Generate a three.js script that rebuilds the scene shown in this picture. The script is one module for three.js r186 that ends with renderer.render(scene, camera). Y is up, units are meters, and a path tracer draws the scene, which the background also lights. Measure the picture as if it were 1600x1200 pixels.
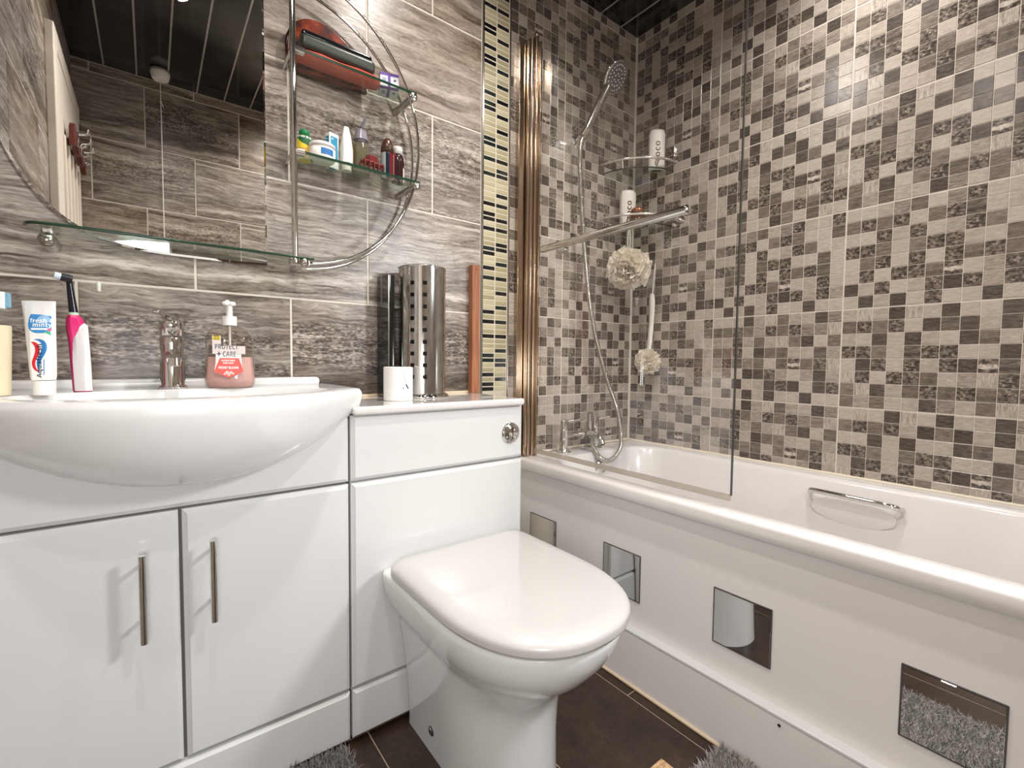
import * as THREE from 'three';
import { mergeGeometries, mergeVertices, toCreasedNormals } from 'three/addons/utils/BufferGeometryUtils.js';
import { RoundedBoxGeometry } from 'three/addons/geometries/RoundedBoxGeometry.js';
import { RectAreaLightUniformsLib } from 'three/addons/lights/RectAreaLightUniformsLib.js';

// ---------------------------------------------------------------- camera, lights, exposure
const scene = new THREE.Scene();
scene.background = new THREE.Color(0x000000);
const FY = -0.03, CY = 2.44, XL = -2.115, ZF = 1.87;      // floor, ceiling, left wall, front wall; right wall x = 0, back wall z = 0
const F = 729.4, YAW = 37.698 * Math.PI / 180, PITCH = -2.815 * Math.PI / 180, ROLL = 0.591 * Math.PI / 180;
const camPos = new THREE.Vector3(-1.821, 0.94, 1.434);
const camera = new THREE.PerspectiveCamera(2 * Math.atan(600 / F) * 180 / Math.PI, 4 / 3, 0.02, 20);
const fw = new THREE.Vector3(Math.sin(YAW) * Math.cos(PITCH), Math.sin(PITCH), -Math.cos(YAW) * Math.cos(PITCH));
const r0v = new THREE.Vector3(Math.cos(YAW), 0, Math.sin(YAW)), u0v = new THREE.Vector3().crossVectors(r0v, fw);
const camR = r0v.clone().multiplyScalar(Math.cos(ROLL)).addScaledVector(u0v, Math.sin(ROLL));
const camU = u0v.clone().multiplyScalar(Math.cos(ROLL)).addScaledVector(r0v, -Math.sin(ROLL));
camera.position.copy(camPos);
camera.quaternion.setFromRotationMatrix(new THREE.Matrix4().makeBasis(camR, camU, fw.clone().negate()));
scene.add(camera);
const toPixel = (x, y, z) => {
  const d = new THREE.Vector3(x, y, z).sub(camPos), w = d.dot(fw);
  return [800 + F * d.dot(camR) / w, 600 - F * d.dot(camU) / w, w];
};
const renderer = new THREE.WebGLRenderer({ antialias: true });
renderer.toneMapping = THREE.LinearToneMapping;
renderer.toneMappingExposure = 1.72;
renderer.shadowMap.enabled = true;
RectAreaLightUniformsLib.init();
const SPOT_POWER = 2.3, SPOT_COLOR = new THREE.Color(1.0, 0.955, 0.905);
const UNSEEN_LAMP_COLOR = new THREE.Color(0.96, 0.985, 1.0);
const UNSEEN_LAMPS = [                                          // position, aim, candela, radius, cone half-angle
  { p: [-0.375, 1.60, 1.80], aim: [-2.05, 0.50, 0.30], I: 4.5, R: 0.15, cone: 1.15, label: 'unseen round frosted lamp over the foot of the bath, placed to light the cabinets and toilet' },  // out of view, placed to throw the handle and lid shadows on the cabinets
  { p: [-1.90, 0.88, 1.79], aim: [-1.70, 0.40, 0.30], I: 1.25, R: 0.17, cone: 1.4, label: 'added round fill lamp low beside the door, out of view, brightening toilet, basin and bath panel' },  // added fill lamp, brightens the toilet front, basin and bath panel
];
const LAMPS = [[-1.70, 0.98], [-1.10, 0.50], [-0.36, 0.95], [-1.10, 1.52]];

// ---------------------------------------------------------------- helpers
let seed = 12345;
const rnd = () => { seed = (seed * 1664525 + 1013904223) >>> 0; return seed / 4294967296; };
const names = {};
const numbered = n => { const k = names[n] = (names[n] ?? -1) + 1; return k ? `${n}_${String(k).padStart(3, '0')}` : n; };
function prep(g) {
  if (g.index) g = g.toNonIndexed();
  if (!g.attributes.uv) g.setAttribute('uv', new THREE.BufferAttribute(new Float32Array(g.attributes.position.count * 2), 2));
  for (const k of Object.keys(g.attributes)) if (!['position', 'normal', 'uv'].includes(k)) g.deleteAttribute(k);
  return g;
}
const merge = gs => Array.isArray(gs) ? (gs.length > 1 ? mergeGeometries(gs.map(prep)) : gs[0]) : gs;
function obj(name, geos, mat, parent = scene) {
  const m = new THREE.Mesh(merge(geos), mat);
  m.name = parent === scene ? numbered(name) : name;
  m.castShadow = m.receiveShadow = true;
  parent.add(m);
  return m;
}
function tag(o, label, category, group) { Object.assign(o.userData, { label, category }); if (group) o.userData.group = group; return o; }
function thing(name, label, category, pos = [0, 0, 0], turn = 0, group) {
  const o = new THREE.Group(); o.name = numbered(name); o.position.set(...pos); o.rotation.y = turn; scene.add(o);
  return tag(o, label, category, group);
}
function struct(name, pos = [0, 0, 0], turn = 0) {
  const o = new THREE.Group(); o.name = name; o.position.set(...pos); o.rotation.y = turn; o.userData.kind = 'structure'; scene.add(o); return o;
}
const box = (w, h, d, x = 0, y = 0, z = 0) => new THREE.BoxGeometry(w, h, d).translate(x, y, z);
const rbox = (w, h, d, r, x = 0, y = 0, z = 0, s = 3) => new RoundedBoxGeometry(w, h, d, s, r).translate(x, y, z);
const cyl = (r, h, x = 0, y = 0, z = 0, n = 24, r2 = r) => new THREE.CylinderGeometry(r2, r, h, n).translate(x, y, z);
function rod(a, b, r, n = 14, r2 = r) {
  const A = new THREE.Vector3(...a), B = new THREE.Vector3(...b), d = B.clone().sub(A), L = d.length();
  const g = new THREE.CylinderGeometry(r2, r, L, n).translate(0, L / 2, 0);
  g.applyQuaternion(new THREE.Quaternion().setFromUnitVectors(new THREE.Vector3(0, 1, 0), d.normalize()));
  return g.translate(...a);
}
function tube(pts, r, seg = 60, n = 10, closed = false) {
  return new THREE.TubeGeometry(new THREE.CatmullRomCurve3(pts.map(p => new THREE.Vector3(...p)), closed), seg, r, n, closed);
}
const lathe = (prof, n = 32) => new THREE.LatheGeometry(prof.map(p => new THREE.Vector2(p[0], p[1])), n);
const ball = (r, x = 0, y = 0, z = 0, n = 16) => new THREE.SphereGeometry(r, n, Math.ceil(n * .7)).translate(x, y, z);
// skin a list of closed sections (each N points); caps close the ends
function loft(secs, cap0 = true, cap1 = true, crease = 0.6) {
  const N = secs[0].length, pos = [], idx = [];
  secs.forEach(s => s.forEach(p => pos.push(...p)));
  for (let i = 0; i < secs.length - 1; i++) for (let j = 0; j < N; j++) {
    const a = i * N + j, b = i * N + (j + 1) % N, c = a + N, d = b + N;
    idx.push(a, b, c, b, d, c);
  }
  const cap = (s, o, flip) => {
    const c = [0, 1, 2].map(k => s.reduce((t, p) => t + p[k], 0) / N), ci = pos.length / 3; pos.push(...c);
    for (let j = 0; j < N; j++) { const a = o + j, b = o + (j + 1) % N; flip ? idx.push(ci, b, a) : idx.push(ci, a, b); }
  };
  if (cap0) cap(secs[0], 0, true);
  if (cap1) cap(secs[secs.length - 1], (secs.length - 1) * N, false);
  let g = new THREE.BufferGeometry();
  g.setAttribute('position', new THREE.Float32BufferAttribute(pos, 3)); g.setIndex(idx);
  if (crease > 2) g.computeVertexNormals(); else g = toCreasedNormals(g, crease);
  return prep(g);
}
// a slab facing +z with chamfered front edges; uv runs over [ua,ub]x[va,vb]
function slab(x0, x1, y0, y1, d, b, uv = [0, 0, 1, 1], z0 = 0) {
  const P = [], U = [], I = [x0 + b, x1 - b, y0 + b, y1 - b], z1 = z0 + d, zb = z1 - b;
  const uvOf = (x, y) => [uv[0] + (uv[2] - uv[0]) * (x - x0) / (x1 - x0), uv[1] + (uv[3] - uv[1]) * (y - y0) / (y1 - y0)];
  const quad = (a, b2, c, e) => { for (const p of [a, b2, c, a, c, e]) { P.push(...p); U.push(...uvOf(p[0], p[1])); } };
  const o = [[x0, y0], [x1, y0], [x1, y1], [x0, y1]], n = [[I[0], I[2]], [I[1], I[2]], [I[1], I[3]], [I[0], I[3]]];
  quad(...n.map(p => [...p, z1]));
  for (let k = 0; k < 4; k++) {
    const m = (k + 1) % 4;
    quad([...o[k], zb], [...o[m], zb], [...n[m], z1], [...n[k], z1]);
    quad([...o[k], z0], [...o[m], z0], [...o[m], zb], [...o[k], zb]);
  }
  const g = new THREE.BufferGeometry();
  g.setAttribute('position', new THREE.Float32BufferAttribute(P, 3)); g.setAttribute('uv', new THREE.Float32BufferAttribute(U, 2));
  g.computeVertexNormals(); return g;
}
// ---------------------------------------------------------------- noise and textures
const hsh = (x, y, s) => { let h = Math.imul(x, 374761393) + Math.imul(y, 668265263) + Math.imul(s, 2246822519) | 0; h = Math.imul(h ^ (h >>> 13), 1274126177); return ((h ^ (h >>> 16)) >>> 0) / 4294967296; };
function vn(x, y, s) {
  const ix = Math.floor(x), iy = Math.floor(y); let fx = x - ix, fy = y - iy; fx = fx * fx * (3 - 2 * fx); fy = fy * fy * (3 - 2 * fy);
  const a = hsh(ix, iy, s), b = hsh(ix + 1, iy, s), c = hsh(ix, iy + 1, s), d = hsh(ix + 1, iy + 1, s);
  return a + (b - a) * fx + (c - a + (a - b - c + d) * fx) * fy;
}
const fbm = (x, y, o, s) => { let t = 0, a = .5, n = 0; for (let i = 0; i < o; i++) { t += a * vn(x, y, s + i); n += a; a *= .55; x *= 2.03; y *= 2.03; } return t / n; };
const sst = (a, b, x) => { x = Math.min(1, Math.max(0, (x - a) / (b - a))); return x * x * (3 - 2 * x); };
const mix = (a, b, t) => a + (b - a) * t;
function dataTex(w, h, fn, srgb = true) {
  const d = new Uint8Array(w * h * 4);
  for (let y = 0; y < h; y++) for (let x = 0; x < w; x++) { const c = fn(x, y), i = (y * w + x) * 4; d[i] = Math.max(0, Math.min(255, c[0])); d[i + 1] = Math.max(0, Math.min(255, c[1])); d[i + 2] = Math.max(0, Math.min(255, c[2])); d[i + 3] = 255; }
  const t = new THREE.DataTexture(d, w, h); if (srgb) t.colorSpace = THREE.SRGBColorSpace;
  t.magFilter = THREE.LinearFilter; t.minFilter = THREE.LinearMipmapLinearFilter; t.generateMipmaps = true; t.wrapS = t.wrapT = THREE.RepeatWrapping; t.needsUpdate = true; return t;
}
function canvasTex(w, h, draw) {
  const c = document.createElement('canvas'); c.width = w; c.height = h; draw(c.getContext('2d'), w, h);
  const t = new THREE.CanvasTexture(c); t.colorSpace = THREE.SRGBColorSpace; return t;
}
const ramp = (t, stops) => { t = Math.min(.9999, Math.max(0, t)) * (stops.length - 1); const i = Math.floor(t), f = t - i; return [0, 1, 2].map(k => mix(stops[i][k], stops[i + 1][k], f)); };
const STONE = [[62, 52, 45], [96, 84, 74], [128, 116, 106], [156, 145, 135], [184, 174, 164], [208, 199, 189]];
// a vein-cut stone tile 0.44 x 0.32 m: streaks along x, with speckled, dark and pale layers
function stoneTile(s, opt) {
  return dataTex(1024, 744, (px, py) => {
    const u = px / 1024 * .44, v = py / 744 * .32;
    const warp = (fbm(u * 5, v * 9, 3, s + 50) - .5) * .035 + (fbm(u * 26, v * 30, 2, s + 60) - .5) * .007;
    const w = v + warp;
    const layer = fbm(w * 22, 3.3 + u * .9, 3, s);
    const fine = fbm(u * 16, w * 190, 4, s + 10), mid = fbm(u * 7, w * 70, 3, s + 20);
    const sp = fbm(u * 120 + w * 30, w * 260, 3, s + 30), zone = sst(opt.sp0, opt.sp1, fbm(u * 1.6, w * 13, 2, s + 40));
    const hi = fbm(u * 90, w * 520, 2, s + 90);
    let t = opt.base + (layer - .5) * opt.layer + (fine - .5) * opt.fine * 1.25 + (mid - .5) * .5 + (hi - .5) * .3;
    t += zone * ((sp - .52) * 2.1 * opt.speck - .03);
    const crack = Math.abs(fbm(u * 6, w * 46, 3, s + 70) - .5); t -= (1 - sst(0, .025, crack)) * .16;
    for (const [c, hw, a] of opt.bands) t += a * (1 - sst(hw * .55, hw, Math.abs(w - c)));
    const c = ramp(t, STONE), warm = opt.warm + (fbm(u * 4, v * 8, 2, s + 80) - .5) * 10;
    return [c[0] + warm, c[1] + warm * .25, c[2] - warm * .6];
  });
}
const stoneTex = [
  stoneTile(101, { base: .44, layer: .5, fine: .45, speck: .55, sp0: .42, sp1: .62, warm: 0, bands: [[.07, .03, -.2], [.125, .02, -.1], [.035, .012, .12], [.25, .03, -.12]] }),
  stoneTile(202, { base: .54, layer: .34, fine: .6, speck: .25, sp0: .55, sp1: .75, warm: -2, bands: [[.05, .012, .2], [.02, .01, -.15], [.2, .03, .08]] }),
  stoneTile(303, { base: .52, layer: .4, fine: .5, speck: .4, sp0: .42, sp1: .6, warm: 1, bands: [[.24, .02, .15], [.1, .03, -.06], [.3, .012, -.15]] }),
  stoneTile(404, { base: .45, layer: .42, fine: .34, speck: .2, sp0: .55, sp1: .7, warm: 5, bands: [[.1, .022, .18], [.065, .016, -.14], [.27, .03, -.08], [.18, .015, .1]] }),
];
const M = {};
const std = (o) => new THREE.MeshStandardMaterial(o);
const hex = (c, r = .5, m = 0, extra = {}) => std({ color: new THREE.Color(c), roughness: r, metalness: m, ...extra });
M.stone = stoneTex.map(t => std({ map: t, bumpMap: t, bumpScale: .0006, roughness: .34 }));
M.grout = hex('#d8d0c4', .9);
M.mosaicGrout = hex('#d6cdc1', .85);
M.chrome = hex('#d9d8d4', .07, 1);
M.brushed = hex('#b9b5ae', .2, 1);
M.bronze = hex('#bda994', .16, 1);
M.gloss = new THREE.MeshPhysicalMaterial({ color: new THREE.Color('#d6d6d5'), roughness: .34, clearcoat: .5, clearcoatRoughness: .12 });
M.dark = hex('#1b1a19', .7);
M.ceramic = new THREE.MeshPhysicalMaterial({ color: new THREE.Color('#e4e4e3'), roughness: .22, clearcoat: .7, clearcoatRoughness: .05 });
M.enamel = new THREE.MeshPhysicalMaterial({ color: new THREE.Color('#dedad8'), roughness: .25, clearcoat: .6, clearcoatRoughness: .06 });
M.plastic = hex('#e6e3dd', .35);
M.glass = new THREE.MeshPhysicalMaterial({ color: new THREE.Color('#ffffff'), roughness: 0, transmission: 1, thickness: 0, ior: 1.5 });
M.glassGreen = new THREE.MeshPhysicalMaterial({ color: new THREE.Color('#f2f8f4'), roughness: .0, transmission: 1, thickness: 0, ior: 1.5 });
M.glassEdge = hex('#1f3d2c', .15);
M.mirror = hex('#e8e8e6', .004, 1);
M.sealant = hex('#d8c2a6', .6);

// ---------------------------------------------------------------- walls with large stone tiles
const TW = .443, TH = .3205, TV0 = .469;                       // tile pitch, and a course line (y)
function stoneField(wall, u0, u1, v0, v1, uOff, pick, holes = []) {
  for (let r = -2; r < 7; r++) {
    const a = TV0 + r * TH, b = a + TH; if (b < v0 + .005 || a > v1 - .005) continue;
    const off = uOff + (r & 1 ? TW / 2 : 0);
    for (let k = -8; k < 9; k++) {
      const l = off + k * TW, h = l + TW; if (h < u0 + .005 || l > u1 - .005) continue;
      const L = Math.max(l, u0) + .0027, R = Math.min(h, u1) - .0027, B = Math.max(a, v0) + .0027, T = Math.min(b, v1) - .0027;
      if (R - L < .004 || T - B < .004) continue;
      if (holes.some(q => L >= q[0] && R <= q[1] && B >= q[2] && T <= q[3])) continue;
      const f = (x, y) => [(x - l) / TW, (y - a) / TH], [ua, va] = f(L, B), [ub, vb] = f(R, T), flip = (r * 7 + k * 3) & 1 && r !== 1;
      obj('wall_tile', slab(L, R, B, T, .008, .0012, flip ? [1 - ua, va, 1 - ub, vb] : [ua, va, ub, vb]), M.stone[pick(r, k)], wall);
    }
  }
}
const wallBack = struct('wall_back');
obj('backing', box(-XL - .868 + .1, CY - FY + .1, .1, (XL - .1 - .868) / 2, (CY + FY) / 2, -.0433), M.grout, wallBack);
obj('backing', box(.968, CY - FY + .1, .1, -.384, (CY + FY) / 2, -.0467), hex('#d6cdc1', .85), wallBack);
stoneField(wallBack, XL, -.868, FY, CY, -1.0635 - TW / 2, (r, k) => r === 1 ? 0 : r === 2 ? 1 : r === 3 ? 2 : 3);
const wallLeft = struct('wall_left', [XL, 0, 0], Math.PI / 2);
obj('backing', box(ZF + .2, CY - FY + .1, .1, -ZF / 2, (CY + FY) / 2, -.0433), M.grout, wallLeft);
stoneField(wallLeft, -ZF, 0, FY, CY, -.21, (r, k) => (r + k * 2 + 20) % 4);
const wallFront = struct('wall_front', [0, 0, ZF], Math.PI);
obj('backing', box(-XL + .2, CY - FY + .1, .1, -XL / 2, (CY + FY) / 2, -.0433), M.grout, wallFront);
stoneField(wallFront, 0, -XL, FY, CY, 1.155, (r, k) => (r * 3 + k + 21) % 4);
// ---------------------------------------------------------------- mosaic-faced tiles (11 x 8 pieces per 0.45 x 0.3213 m tile)
const MW = .4497, MH = .3213, MV0 = .7992, PC = MW / 11, PR = MH / 8;
const PAT = {
  A: ['LSLDSLDLLDm', 'MTMTLDMDLDS', 'LLDLDLLDMLM', 'TTMLMTTLLDl', 'LDTLTLTDWMS', 'STLTTMLlSTl', 'MSDLMTMTMTT', 'MlMLLDmLMSL'],
  B: ['LLLDlSMlLDm', 'MMTMlTMTmmS', 'lLMlMlSMDLM', 'MMTLDMMLLMl', 'lTMmMLMWMTS', 'LmLDDTlLlDl', 'MLDLlDTDLDT', 'LMLDLDLLDLL'],
  C: ['LLlmMLmTLLT', 'MTMTLMTMLLM', 'LLTLTLlTMLL', 'TTMLMTTLLML', 'LMTLTLTMTML', 'LTLTTMWLlTL', 'DLTLLTDTlTl', 'LDLDLTLLDLL'],
};
const CAT = { L: [0, 16], l: [16, 6], S: [22, 6], M: [28, 10], m: [38, 6], D: [44, 8], T: [52, 10], W: [62, 2] };
const catOf = Array.from({ length: 64 }, (_, i) => Object.keys(CAT).find(k => i >= CAT[k][0] && i < CAT[k][0] + CAT[k][1]));
const mosaicTex = dataTex(1024, 1024, (px, py) => {
  const ci = Math.floor(px / 128) + 8 * Math.floor(py / 128), c = catOf[ci], s = 900 + ci * 7;
  let u = (px % 128) / 128, v = (py % 128) / 128; const v0 = v;
  v += (fbm(u * 3, v * 4, 2, s + 3) - .5) * .16;
  const st = c === 'S' ? fbm(u * 22, v * 3, 3, s) : fbm(u * 3.2, v * 17, 3, s), grain = fbm(u * 34, v * 40, 2, s + 1), tone = hsh(ci, 5, 77) - .5;
  let t;
  if (c === 'L') t = .74 + (st - .5) * .3 + (grain - .5) * .2 + tone * .1;
  else if (c === 'S') t = .72 + (st - .5) * .62 + (grain - .5) * .15;
  else if (c === 'l') t = .63 + (st - .5) * .34 + (grain - .5) * .2 + tone * .1;
  else if (c === 'm') t = .5 + (st - .5) * .5 + (grain - .5) * .2;
  else if (c === 'M') t = .36 + (st - .5) * .42 + (grain - .5) * .24 + tone * .14;
  else if (c === 'D') t = .17 + (st - .5) * .4 + (grain - .5) * .2 + tone * .1;
  else { t = .27 + (fbm(u * 7, v * 9, 3, s + 4) - .5) * 1.1 + (st - .5) * .4; if (c === 'W') t += .55 * (1 - sst(.1, .2, Math.abs(v - .45))); }
  if (c === 'M' && hsh(ci, 9, 3) > .6) t -= .16 * (1 - sst(.05, .2, Math.abs(v0 - .3)));
  return ramp(t, [[56, 49, 44], [84, 75, 68], [112, 101, 92], [137, 125, 115], [170, 158, 147], [190, 179, 168], [208, 198, 187]]);
});
M.mosaic = std({ map: mosaicTex, roughness: .22, bumpMap: mosaicTex, bumpScale: .0003 });
const pieceGeo = (ci, w, h) => {
  const a = (ci % 8) / 8, b = Math.floor(ci / 8) / 8, e = .004;
  return slab(0, w, 0, h, .0045, .0010, [a + e, b + e, a + 1 / 8 - e, b + 1 / 8 - e]);
};
const cache = {};
const pieceCached = (ci, w, h) => cache[`${ci}_${w.toFixed(4)}_${h.toFixed(4)}`] ??= pieceGeo(ci, w, h);
// wall-local field [u0,u1]x[v0,v1]; uOrigin is a thick joint; the largest n pieces in the picture are parts, the rest one part
function mosaicField(wall, u0, u1, v0, v1, uOrigin, design, world, maxParts) {
  const list = [];
  for (let tr = -1; tr < 6; tr++) for (let tc = -6; tc < 6; tc++) {
    const pat = PAT[design(tc, tr)], tu = uOrigin + tc * MW, tv = MV0 + tr * MH;
    for (let r = 0; r < 8; r++) for (let c = 0; c < 11; c++) {
      const gl = c === 0 ? .0022 : .0008, gr = c === 10 ? .0022 : .0008, gt = r === 0 ? .0022 : .0008, gb = r === 7 ? .0022 : .0008;
      const L = Math.max(u0, tu + c * PC + gl), R = Math.min(u1, tu + (c + 1) * PC - gr), T = Math.min(v1, tv + MH - r * PR - gt), B = Math.max(v0, tv + MH - (r + 1) * PR + gb);
      if (R - L < .004 || T - B < .004) continue;
      const k = pat[r][c], [o, n] = CAT[k], ci = o + Math.floor(hsh(tc * 31 + c, tr * 17 + r, 5) * n);
      const A = world(L, B), Z = world(R, T), pa = toPixel(...A), pb = toPixel(...Z);
      const vis = pa[2] > .05 && pb[2] > .05 && pa[0] > -20 && pb[0] < 1640 && pa[0] < 1600 && pa[1] > 0 && pb[1] < 1200;
      list.push({ L, R, B, T, ci, area: vis ? Math.abs((pb[0] - pa[0]) * (pa[1] - pb[1])) : 0 });
    }
  }
  list.sort((a, b) => b.area - a.area);
  const rest = [];
  list.forEach((p, i) => {
    const g = pieceCached(p.ci, p.R - p.L, p.T - p.B);
    if (i < maxParts) obj('mosaic_piece', g, M.mosaic, wall).position.set(p.L, p.B, 0);
    else rest.push(g.clone().translate(p.L, p.B, 0));
  });
  obj('mosaic_pieces', rest, M.mosaic, wall).userData.kind = 'stuff';
}
const wallRight = struct('wall_right', [0, 0, 0], -Math.PI / 2);
obj('backing', box(ZF + .2, CY - FY + .1, .1, ZF / 2, (CY + FY) / 2, -.05 + .0033), M.mosaicGrout, wallRight);
mosaicField(wallRight, .004, ZF, .55, CY, .4205, (c, r) => c >= 1 ? (r === 1 || r === 4 ? 'C' : 'A') : c === 0 ? (r === 1 ? 'C' : r === 2 ? 'A' : 'B') : (r & 1 ? 'B' : 'C'), (u, v) => [0, v, u], 300);
mosaicField(wallBack, -.738, -.004, .55, CY, -.4555, (c, r) => (c + r) & 1 ? 'B' : (r % 3 ? 'C' : 'A'), (u, v) => [u, v, 0], 300);

// border strip of slim glass pieces between two chrome trims
const trim1 = struct('trim_1');
obj('trim_bead', [box(.007, CY - .8, .012, -.8635, (CY + .8) / 2, .006)], M.brushed, trim1);
obj('trim_bead', [box(.006, CY - .8, .012, -.7445, (CY + .8) / 2, .006)], M.brushed, trim1);
obj('strip_backing', box(.116, CY - .8, .009, -.804, (CY + .8) / 2, .005), hex('#d6cbb8', .9), trim1);
{
  const pale = ['#bdb390', '#b2a884', '#c6bd9c', '#a89f7e'].map(c => new THREE.MeshPhysicalMaterial({ color: new THREE.Color(c), roughness: .18, clearcoat: 1, clearcoatRoughness: .03 }));
  const black = ['#0d0e10', '#16181a', '#1b2622'].map(c => new THREE.MeshPhysicalMaterial({ color: new THREE.Color(c), roughness: .12, clearcoat: 1, clearcoatRoughness: .02 }));
  const g = slab(0, .0525, 0, .0148, .005, .0015), P = .0178;
  for (let i = 0; i * P + .828 < CY - .016; i++) for (let c = 0; c < 2; c++) {
    const h = hsh(i, c, 61), isB = c === 0 ? [0, 0, 0, 1, 1, 0, 1, 0, 0, 1, 1, 0, 0, 0, 1, 0, 1, 1, 0, 1, 0, 0][(i + 3) % 22] && h > .12 : (i % 3 === 2 ? h > .12 : h > .9);
    obj('glass_piece', g, isB ? black[Math.floor(h * 97) % 3] : pale[Math.floor(h * 89) % 4], trim1).position.set(-.8595 + c * .0565, .828 + i * P, .0055);
  }
}
const trim2 = struct('trim_2');
obj('corner_bead', rod([-.0045, .56, .0045], [-.0045, CY, .0045], .0065, 10), hex('#e0dace', .5), trim2);
obj('bath_sealant', [rod([-.70, .57, .004], [0, .57, .004], .006, 8), rod([-.004, .569, 0], [-.004, .569, ZF], .006, 8)], hex('#e3d8c6', .5), trim2);
obj('worktop_sealant', rod([XL, .827, .006], [-.88, .827, .006], .006, 8), M.sealant, trim2);

// ---------------------------------------------------------------- ceiling
const ceiling = struct('ceiling');
obj('backing', box(-XL + .3, .08, ZF + .3, XL / 2, CY + .055, ZF / 2), M.dark, ceiling);
{
  const pm = new THREE.MeshPhysicalMaterial({ color: new THREE.Color('#0b0b0c'), roughness: .16, clearcoat: .6, clearcoatRoughness: .08 }), P = .133;
  for (let k = 0; k < 17; k++) {
    const x1 = Math.min(.01, .013 - k * P), x0 = Math.max(XL - .01, .013 - (k + 1) * P); if (x1 - x0 < .01) continue;
    obj('ceiling_panel', box(x1 - x0 - .007, .012, ZF + .02, (x0 + x1) / 2, CY + .008, ZF / 2), pm, ceiling);
    if (k < 16) obj('chrome_strip', rbox(.0085, .006, ZF, .002, x0, CY + .003, ZF / 2, 1), hex('#c9c6c2', .25, .6), ceiling);
  }
}
for (const [i, [x, z]] of LAMPS.entries()) {
  const t = thing('ceiling_downlight', ['chrome recessed ceiling downlight above the washbasin and mirror', 'chrome recessed ceiling downlight above the toilet', 'chrome recessed ceiling downlight above the middle of the bath', 'chrome recessed ceiling downlight above the open floor'][i], 'light', [x, CY, z], 0, 'recessed ceiling downlights');
  obj('bezel', lathe([[.028, .0], [.041, -.001], [.042, -.004], [.034, -.007], [.028, -.004]], 28), M.chrome, t);
  obj('lamp', cyl(.028, .004, 0, -.001, 0, 28), std({ color: 0xffffff, emissive: SPOT_COLOR, emissiveIntensity: 30 }), t);
  const l = new THREE.SpotLight(SPOT_COLOR, SPOT_POWER, 0, 1.35, .8, 2);
  l.position.set(0, -.012, 0); l.target.position.set(0, -1.5, 0); l.castShadow = true; l.shadow.radius = 2; l.shadow.mapSize.set(512, 512);
  t.add(l, l.target);
}
// ---------------------------------------------------------------- unseen lamps out of frame; door (seen only by reflection)
for (const { p: P, aim, I, R, cone, label } of UNSEEN_LAMPS) {
  const t = thing('unseen_lamp', label, 'lamp');
  const p = new THREE.Vector3(...P), d = new THREE.Vector3(...aim).sub(p).normalize(), q = new THREE.Quaternion().setFromUnitVectors(new THREE.Vector3(0, 1, 0), d);
  obj('housing', lathe([[0, -.03], [R * .75, -.028], [R + .012, -.006], [R + .014, .004], [R + .006, .006], [R, 0]], 40).applyQuaternion(q).translate(...P), M.plastic, t);
  obj('arm', rod([p.x, p.y, ZF - .012], [p.x - d.x * .02, p.y - d.y * .02, p.z - d.z * .02], .012, 14), M.chrome, t);
  obj('diffuser', new THREE.CylinderGeometry(R, R, .004, 40).applyQuaternion(q).translate(...P), std({ color: 0xffffff, roughness: .6, emissive: UNSEEN_LAMP_COLOR, emissiveIntensity: 2.5 }), t);
  const l = new THREE.SpotLight(UNSEEN_LAMP_COLOR, I, 0, cone, .9, 2);
  l.position.copy(p).addScaledVector(d, .012); l.target.position.set(...aim); l.castShadow = true; l.shadow.radius = R / .02; l.shadow.mapSize.set(1024, 1024);
  t.add(l, l.target);
}
const door = struct('door_1', [XL, 0, 0]);
{
  const dm = hex('#d9cdbf', .5), z0 = 1.13, z1 = 1.84, H = 2.11;
  obj('architrave', [rbox(.03, H - FY + .07, .075, .006, .021, (H + FY + .07) / 2, z0 - .035), rbox(.03, .075, z1 - z0, .006, .021, H + .035, (z0 + z1) / 2)], dm, door);
  const d = obj('door_leaf', rbox(.03, H - FY - .01, z1 - z0, .004, .018, (H + FY) / 2, (z0 + z1) / 2), dm, door);
  for (let i = 0; i < 5; i++) obj('door_bead', rbox(.012, H - .35, .018, .004, .036, .95, z0 + .1 + i * .12), dm, d);
}
{
  const t = thing('coat_hook_rail', 'dark red wooden hook rail with pale metal hooks on the white door', 'hooks', [XL + .05, 1.86, 1.47]);
  const s = new THREE.Shape(); s.moveTo(-.2, 0);
  for (let i = 0; i <= 40; i++) { const a = i / 40; s.lineTo(-.2 + .4 * a, .035 + .012 * Math.cos(a * Math.PI * 6) - (Math.abs(a - .5) > .45 ? .02 : 0)); }
  for (let i = 40; i >= 0; i--) { const a = i / 40; s.lineTo(-.2 + .4 * a, -.035 - .012 * Math.cos(a * Math.PI * 6)); }
  obj('board', new THREE.ExtrudeGeometry(s, { depth: .014, bevelSize: .003, bevelThickness: .003, bevelSegments: 2 }).rotateY(Math.PI / 2), hex('#5a1f16', .4), t);
  for (const z of [-.13, -.02, .09]) obj('hook', [tube([[.016, .02, z], [.05, .03, z], [.055, .05, z]], .005, 16, 8), tube([[.016, -.01, z], [.03, -.03, z], [.045, -.02, z]], .005, 16, 8), rbox(.006, .06, .02, .002, .018, 0, z)], M.chrome, t);
}
{
  const t = thing('pull_switch', 'white round ceiling pull switch with a long cord, seen in the mirror', 'switch', [-1.751, CY, 1.73]);
  obj('housing', lathe([[0, 0], [.042, 0], [.043, -.02], [.036, -.045], [.03, -.05], [0, -.05]], 28), M.plastic, t);
  obj('cord', rod([0, -.05, 0], [0, -1.22, 0], .0022, 8), M.plastic, t);
  obj('knot', [rod([0, -.16, 0], [.012, -.185, .004], .002, 6), ball(.005, 0, -.16, 0, 8)], M.plastic, t);
}
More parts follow.
